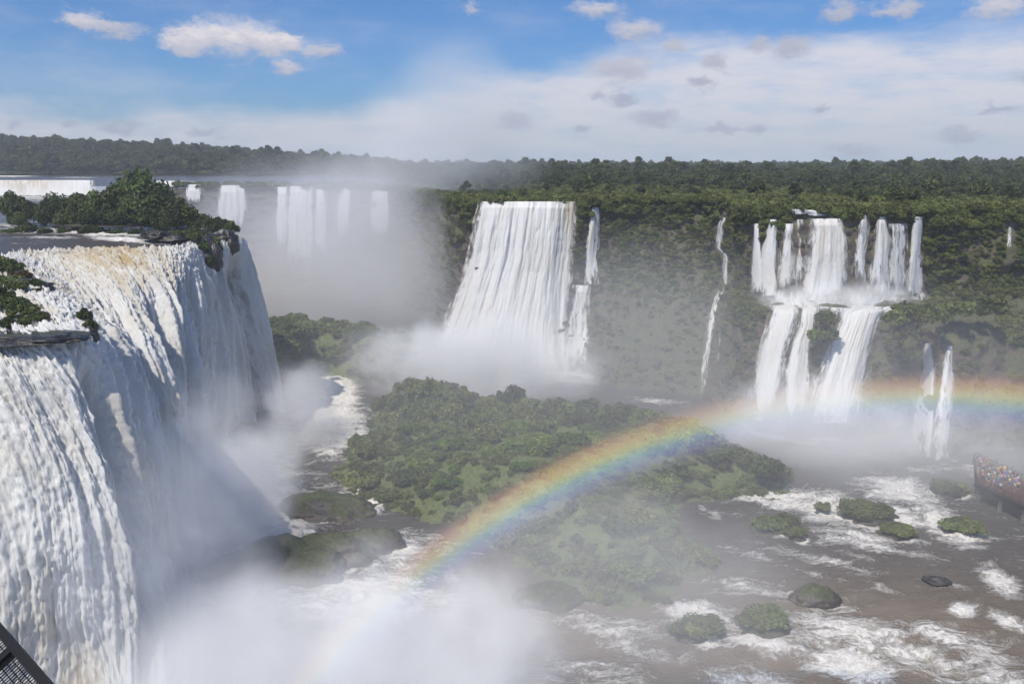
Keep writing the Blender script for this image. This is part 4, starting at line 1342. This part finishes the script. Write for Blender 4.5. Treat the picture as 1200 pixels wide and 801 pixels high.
DZ = 3.4
c0 = at_z(1143, 565, DZ)          # near corner of the platform end
c1 = at_z(1141, 537, DZ)          # far corner
ex = at_z(1240, 611, DZ) - c0
ex = ex / np.linalg.norm(ex)
ey = c1 - c0
WID = np.linalg.norm(ey)
ey = ey / WID
LEN = 26.0
rot = math.atan2(ex[1], ex[0])
walk = empty('boardwalk', tuple(c0), 0)
tag(walk, 'rust-red viewing boardwalk on piers crowded with visitors above the river', 'boardwalk')
w3 = lambda a, b, z: tuple(ex * a + ey * b + np.array([0, 0, z]))
bm = bmesh.new()
nplank = 64
for k in range(nplank):
    a0, a1 = LEN * k / nplank, LEN * (k + .93) / nplank
    vs = [bm.verts.new(w3(a, b, z)) for a in (a0, a1) for b in (0, WID) for z in (-.06, 0)]
    for f in ((0, 1, 3, 2), (4, 6, 7, 5), (0, 4, 5, 1), (2, 3, 7, 6), (0, 2, 6, 4), (1, 5, 7, 3)):
        bm.faces.new([vs[i] for i in f])
from_bm('decking', bm, M_DECK, walk)['kind'] = 'stuff'
for nm, b in (('side_beam', 0.1), ('side_beam', WID - .1)):
    bm = bmesh.new()
    bar(bm, w3(0, b, -.42), w3(LEN, b, -.42), .62)
    from_bm(nm, bm, M_STEEL, walk)
for k in range(5):
    for b in (.6, WID - .6):
        bm = bmesh.new()
        bar(bm, w3(1 + k * 5, b, -4.6), w3(1 + k * 5, b, -.72), .5)
        from_bm('pier', bm, M_CONC, walk)
rails = [((0, 0), (0, WID)), ((0, WID), (LEN, WID)), ((0, 0), (LEN, 0))]
for (a, b) in rails:
    L_ = math.hypot(b[0] - a[0], b[1] - a[1])
    bm = bmesh.new()
    for z in (1.1, .8, .5, .2):
        bar(bm, w3(a[0], a[1], z), w3(b[0], b[1], z), .07 if z > 1 else .035)
    n = int(L_ / 1.6)
    r_ = from_bm('rail', bm, M_STEEL, walk)
    for k in range(n + 1):
        t_ = k / n
        bm = bmesh.new()
        q_ = (a[0] + (b[0] - a[0]) * t_, a[1] + (b[1] - a[1]) * t_)
        bar(bm, w3(q_[0], q_[1], 0), w3(q_[0], q_[1], 1.1), .06)
        from_bm('post', bm, M_STEEL, r_)

# people: one skinned body mesh per pose, clothes and hair as children
M_SKIN = simple_mat('skin', (0.42, 0.27, 0.19), .6, var=.1)
M_CLOTH = simple_mat('cloth', (1, 1, 1), .85, var=.15, objcol=True)
M_HAIR = simple_mat('hair', (0.03, 0.02, 0.015), .7)


def skin_mesh(name, verts, edges, rads, sub=1):
    me = bpy.data.meshes.new(name)
    me.from_pydata(verts, edges, [])
    o = bpy.data.objects.new(name, me)
    COL.objects.link(o)
    o.modifiers.new('skin', 'SKIN')
    for i, r_ in enumerate(rads):
        me.skin_vertices[0].data[i].radius = (r_, r_) if not isinstance(r_, tuple) else r_
    me.skin_vertices[0].data[0].use_root = True
    if sub:
        s_ = o.modifiers.new('sub', 'SUBSURF')
        s_.levels = s_.render_levels = sub
    dg = bpy.context.evaluated_depsgraph_get()
    res = bpy.data.meshes.new_from_object(o.evaluated_get(dg))
    res.name = name
    for p in res.polygons: p.use_smooth = True
    bpy.data.objects.remove(o)
    return res


def person_meshes(pose):
    """pose: hand targets for left and right arm"""
    (lh, rh, le, re_) = pose
    V = [(0, 0, .95), (0, 0, 1.12), (0, .0, 1.32), (0, 0, 1.44), (0, -.01, 1.52), (0, -.02, 1.63), (0, -.01, 1.71),
         (-.10, 0, .90), (-.11, -.01, .50), (-.11, .01, .09), (-.11, -.14, .04), (.10, 0, .90), (.11, -.01, .50), (.11, .01, .09), (.11, -.14, .04),
         (-.20, 0, 1.38), le, lh, (.20, 0, 1.38), re_, rh]
    E = [(0, 1), (1, 2), (2, 3), (3, 4), (4, 5), (5, 6), (0, 7), (7, 8), (8, 9), (9, 10), (0, 11), (11, 12), (12, 13), (13, 14), (2, 15), (15, 16), (16, 17), (2, 18), (18, 19), (19, 20)]
    rad = [.13, .12, .14, .06, .055, .095, .08, .085, .06, .042, .03, .085, .06, .042, .03, .06, .042, .032, .06, .042, .032]
    body = skin_mesh('body', V, E, rad)
    shirt = skin_mesh('shirt', [V[0], V[1], V[2], (0, 0, 1.40), V[15], tuple((np.array(V[15]) + np.array(le)) / 2), V[18], tuple((np.array(V[18]) + np.array(re_)) / 2)],
                      [(0, 1), (1, 2), (2, 3), (2, 4), (4, 5), (2, 6), (6, 7)], [.155, .145, .165, .10, .082, .068, .082, .068])
    trous = skin_mesh('trousers', [(0, 0, .97), V[7], V[8], (-.11, 0, .30), V[11], V[12], (.11, 0, .30)], [(0, 1), (1, 2), (2, 3), (0, 4), (4, 5), (5, 6)], [.145, .105, .08, .07, .105, .08, .07])
    v, f = ICO2
    hv = v * np.array([.108, .115, .105]) + np.array([0, .02, 1.685])
    hv[:, 2] = np.where(hv[:, 1] < -.03, np.maximum(hv[:, 2], 1.70), hv[:, 2])
    hair = mesh_np('hair', hv, f)
    for me, mt in ((body, M_SKIN), (shirt, M_CLOTH), (trous, M_CLOTH), (hair, M_HAIR)): me.materials.append(mt)
    return body, shirt, trous, hair


POSES = [person_meshes(p) for p in [((-.24, -.06, .82), (.24, -.06, .82), (-.25, .02, 1.1), (.25, .02, 1.1)),
                                    ((-.12, -.32, 1.45), (.12, -.32, 1.45), (-.26, -.12, 1.18), (.26, -.12, 1.18)),
                                    ((-.16, -.42, 1.08), (.24, -.05, .82), (-.25, -.1, 1.15), (.25, .02, 1.1)),
                                    ((-.3, -.25, 1.7), (.24, -.1, .85), (-.33, -.1, 1.45), (.25, .03, 1.1))]]
POSE_TXT = ['arms hanging down', 'hands raised to the face', 'one hand reaching to the rail', 'one arm lifted']
SH = [('white', (.75, .75, .74)), ('orange', (.75, .22, .06)), ('bright blue', (.06, .16, .62)), ('red', (.6, .04, .04)), ('grey', (.3, .3, .31)), ('navy', (.03, .04, .12)), ('pale blue', (.4, .55, .72)),
      ('yellow', (.75, .7, .1)), ('black', (.02, .02, .02)), ('teal', (.08, .32, .34)), ('pink', (.7, .35, .4)), ('cream', (.7, .62, .5)), ('green', (.1, .3, .1)), ('maroon', (.25, .03, .05)), ('lilac', (.45, .35, .6))]
TR = [('dark trousers', (.03, .03, .04)), ('blue jeans', (.08, .13, .25)), ('beige trousers', (.45, .37, .27)), ('grey trousers', (.2, .2, .2))]
spots = []
for k in range(60):
    for t_ in range(200):
        a, b = random.uniform(.4, 10.5), WID * (0.06 + .9 * random.uniform(0, 1) ** .7)
        if b < WID * .42 and a > 4.5 and random.random() < .8: continue
        if all((a - s_[0]) ** 2 + (b - s_[1]) ** 2 > .55 for s_ in spots):
            spots.append((a, b))
            break
FIX = {0: 'orange', 1: 'white', 2: 'bright blue', 3: 'red', 4: 'yellow'}
spots[0], spots[1], spots[2], spots[3], spots[4] = (1.8, WID * .22), (3.2, WID * .3), (7.6, WID * .72), (5.5, WID * .6), (7.3, WID * .9)
seen = {}
for k, (a, b) in enumerate(spots):
    sn, sc_ = SH[k % len(SH)]
    if k in FIX: sn, sc_ = [q_ for q_ in SH if q_[0] == FIX[k]][0]
    tn, tc_ = TR[(k // 2 + k) % 4]
    po = (k * 7 + k // 5) % 4
    body, shirt, trous, hair = POSES[po]
    loc = np.array(c0) + ex * a + ey * b
    where = 'at the back rail' if b > WID * .75 else ('at the front rail' if b < WID * .22 else ('near the boardwalk tip' if a < 4 else 'mid-crowd'))
    lab = f'person in {sn} top, {tn}, {POSE_TXT[po]}, {where}'.replace('one hand reaching to the rail', 'reaching to the rail')
    root = empty('person', tuple(loc), rot + math.pi / 2 + random.uniform(-2.6, 2.6), random.uniform(.96, 1.1))
    tag(root, lab, 'person', 'visitors on the boardwalk')
    link('body', body, None, root)
    s_ = link('shirt', shirt, None, root); s_.color = (*sc_, 1)
    t2 = link('trousers', trous, None, root); t2.color = (*tc_, 1)
    link('hair', hair, None, root)

# ------------------------------------------------------------------ mesh railing at the lookout
A_ = at_d(-14, 722, 2.75)
B_ = at_d(78, 828, 2.35)
P_ = at_d(18, 759, 2.60)
e_ = (B_ - A_) / np.linalg.norm(B_ - A_)
t0_ = ((P_ - A_) @ e_)
P_ = A_ + e_ * t0_
r0 = ray(-2, 777)
# the point on that ray that makes the cross bar square to the top rail
k_ = ((P_ - np.array([0, 0, CAMZ])) @ e_) / (r0 @ e_)
C_ = np.array([0, 0, CAMZ]) + r0 * k_
wv = (C_ - P_)
wv = wv / np.linalg.norm(wv)
nv3 = np.cross(e_, wv)
Ls = np.linalg.norm(B_ - A_)
rail = empty('railing', tuple(A_))
tag(rail, 'black steel railing filled with square wire mesh at the lookout corner', 'railing')
r3 = lambda a, b, h=0.0: tuple(e_ * a + wv * b + nv3 * h)
bm = bmesh.new()
bar(bm, r3(-.6, 0), r3(Ls + .6, 0), .030, nv3)
from_bm('top_rail', bm, M_BLACK, rail)
bm = bmesh.new()
bar(bm, r3(t0_, .012), r3(t0_, 1.0), .030, nv3)
from_bm('post', bm, M_BLACK, rail)
bm = bmesh.new()
bar(bm, r3(-.6, 1.0), r3(Ls + .6, 1.0), .035, nv3)
from_bm('bottom_rail', bm, M_BLACK, rail)
for a in np.arange(-.55, Ls + .55, .0135):
    if abs(a - t0_) < .018: continue
    bm = bmesh.new()
    bar(bm, r3(a, .012), r3(a, .99), .0028, nv3)
    from_bm('wire', bm, M_BLACK, rail)
for b in np.arange(.03, .6, .0185):
    bm = bmesh.new()
    bar(bm, r3(-.6, b, .003), r3(Ls + .6, b, .003), .0032, nv3)
    from_bm('wire', bm, M_BLACK, rail)


# ------------------------------------------------------------------ spray, rainbow and haze
def mist_mat(name, dens, nscale=1.6, contrast=.55, warp=.55, col=(.985, .985, .99), aniso=-.35, lo=.10, hi=.70):
    m, t, out = new_mat(name)
    ob = t.node('ShaderNodeTexCoord').outputs['Object']
    pos = t.node('ShaderNodeNewGeometry').outputs['Position']
    wp = t.node('ShaderNodeTexNoise', {}, Vector=pos, Scale=nscale * .6, Detail=2.0).outputs[1]
    ob2 = t.vmath('ADD', ob, t.vmath('SCALE', t.vmath('SUBTRACT', wp, (.5, .5, .5)), warp * 2))
    ln = t.vmath('LENGTH', ob2, out=1)
    f = t.math('SUBTRACT', 1.0, ln)
    nz = t.noise(pos, nscale * 1.8, 5.0, 0.62, 0.3)
    f2 = t.math('ADD', f, t.math('MULTIPLY', t.math('SUBTRACT', nz, 0.5), contrast))
    lim = t.ramp(t.vmath('LENGTH', ob, out=1), 1.0, .6)
    d = t.math('MULTIPLY', t.math('MULTIPLY', t.ramp(f2, lo, hi), lim), dens)
    vs = t.node('ShaderNodeVolumeScatter', {}, Color=col, Density=d, Anisotropy=aniso)
    t.l.new(vs.outputs[0], out.inputs['Volume'])
    return m


def mist(center, radii, dens, label, rot=(0, 0, 0), **kw):
    v, f = ICO2
    me = mesh_np('mist', v * 1.04, f)
    o = link('mist', me, mist_mat('spray', dens, **kw))
    o.location = center
    o.scale = radii
    o.rotation_euler = rot
    tag(o, label, 'mist', None, 'stuff')
    return o


mist(tuple(at_z(410, 800, 3)), (34, 29, 16), .17, 'dense white spray boiling up at the foot of the left waterfall', nscale=.06, contrast=.8)
mist(tuple(at_z(285, 565, 4)), (15, 28, 14), .085, 'bright spray drifting along the foot of the left waterfall', nscale=.07, contrast=.9)
mist(tuple(at_z(660, 700, 5)), (52, 34, 17), .013, 'thin veil of spray over the front of the island', nscale=.05, contrast=.8)
mist(tuple(at_z(545, 440, 4)), (46, 22, 24), .14, 'bright spray at the foot of the broad central fall', nscale=.07, contrast=.8)
mist((-66, 315, 26), (92, 88, 50), .021, 'grey spray filling the back of the gorge', nscale=.025, contrast=.7)
mist((-22, 330, 70), (46, 50, 46), .014, 'plume of spray drifting up above the plateau', nscale=.022, contrast=1.0)
mist(tuple(at_z(970, 508, 3)), (46, 20, 17), .06, 'spray at the foot of the lower tier', nscale=.07, contrast=.8)
mist(tuple(at_z(1110, 535, 4)), (44, 26, 18), .016, 'thin spray behind the boardwalk', nscale=.06, contrast=.8)
mist(tuple(at_z(985, 352, 28)), (25, 8, 6), .17, 'spray smoking on the ledge between the two tiers', nscale=.15, contrast=.9)
mist(tuple(at_z(352, 482, 7)), (11, 18, 16), .075, 'spray blown off the far foot of the left waterfall', nscale=.10, contrast=.9)
mist((-43, 104, 9), (14, 42, 28), .055, 'spray hanging before the lower half of the near curtain', nscale=.07, contrast=.9)
mist((30, 195, 8), (150, 150, 50), .0036, 'faint damp air filling the whole gorge', nscale=.02, contrast=.5)

# the rainbow stands in the spray as a band of sunlit droplets: an arc round the antisolar axis
anti = -np.array(to_sun)
RB = 70.0
e1 = np.cross(anti, [0, 0, 1.0]); e1 /= np.linalg.norm(e1)
e2 = np.cross(e1, anti)
if e2[2] < 0: e2 = -e2
a0, a1 = R(43.2), R(39.2)
nb_ = 120
PHI_END = -86.0
phi = np.linspace(R(-86), R(40), nb_)
ring = []
for p in phi:
    d_ = e2 * math.cos(p) + e1 * math.sin(p)
    row = []
    for (aa, rr) in ((a0, RB), (a1, RB), (a1, RB + 4.0), (a0, RB + 4.0)):
        row.append(np.array([0, 0, CAMZ]) + rr * (anti * math.cos(aa) + d_ * math.sin(aa)))
    ring.append(row)
ring = np.array(ring)
V = ring.reshape(-1, 3)
Fb = []
for i in range(nb_ - 1):
    for k in range(4):
        a = i * 4 + k
        b = i * 4 + (k + 1) % 4
        Fb.append((a, b, b + 4, a + 4))
Fb += [(0, 3, 2, 1), ((nb_ - 1) * 4, (nb_ - 1) * 4 + 1, (nb_ - 1) * 4 + 2, (nb_ - 1) * 4 + 3)]
centre = np.array([0, 0, CAMZ]) + anti * RB * math.cos(R(41.2))
me = mesh_np('rainbow', V - centre, Fb, None, False)
m, t, out = new_mat('rainbow_droplets')
ob = t.node('ShaderNodeTexCoord').outputs['Object']
# radius from the axis of the bow, in the bow's own coordinates
ax = tuple(float(x) for x in anti)
along = t.vmath('DOT_PRODUCT', ob, ax, out=1)
perp = t.vmath('SUBTRACT', ob, t.vmath('SCALE', ax, along))
rad_ = t.vmath('LENGTH', perp, out=1)
dep_ = t.math('ADD', along, RB * math.cos(R(41.2)))
angd = t.math('MULTIPLY', t.math('ARCTAN2', rad_, dep_), 57.2958)
cr = t.node('ShaderNodeValToRGB')
t.put(cr.inputs[0], t.ramp(angd, 39.3, 43.1, False))
els = cr.color_ramp.elements
stops = [(0.0, (0, 0, 0)), (.13, (.10, .10, .16)), (.27, (.20, .24, .46)), (.39, (.26, .48, .56)), (.48, (.50, .68, .38)), (.57, (.90, .78, .28)), (.67, (.95, .58, .20)), (.78, (.62, .28, .11)), (.90, (.14, .06, .04)), (1.0, (0, 0, 0))]
els[0].position, els[0].color = stops[0][0], (*stops[0][1], 1)
els[1].position, els[1].color = stops[-1][0], (*stops[-1][1], 1)
for p_, c_ in stops[1:-1]:
    e = els.new(p_)
    e.color = (*c_, 1)
e1f, e2f = tuple(float(x) for x in e1), tuple(float(x) for x in e2)
phin = t.math('MULTIPLY', t.math('ARCTAN2', t.vmath('DOT_PRODUCT', ob, e1f, out=1), t.vmath('DOT_PRODUCT', ob, e2f, out=1)), 57.2958)
PH0, PH1 = sorted((PHI_END, PHI_END + math.copysign(10, -PHI_END)), key=abs)[::-1]
fd = t.ramp(phin, PH0, PH1)
patch = t.ramp(t.noise(ob, .045, 3.0), .3, .65, lo=.55, hi=1.0)
vs = t.node('ShaderNodeVolumeScatter', {}, Color=cr.outputs[0], Anisotropy=-.45)
t.put(vs.inputs['Density'], t.math('MULTIPLY', t.math('MULTIPLY', fd, patch), .13))
t.l.new(vs.outputs[0], out.inputs['Volume'])
o = link('rainbow', me, m)
o.location = centre
tag(o, 'rainbow arching from the white spray across the island to the right falls', 'rainbow')

m, t, out = new_mat('haze_air')
pvn = t.node('ShaderNodeVolumePrincipled', {}, Color=(.88, .93, 1.0), Density=.00022, Anisotropy=0.0)
t.l.new(pvn.outputs[0], out.inputs['Volume'])
bm = bmesh.new()
box(bm, (-3500, -300, -8), (3500, 3700, 180))
o = from_bm('haze', bm, m)
tag(o, kind='stuff')
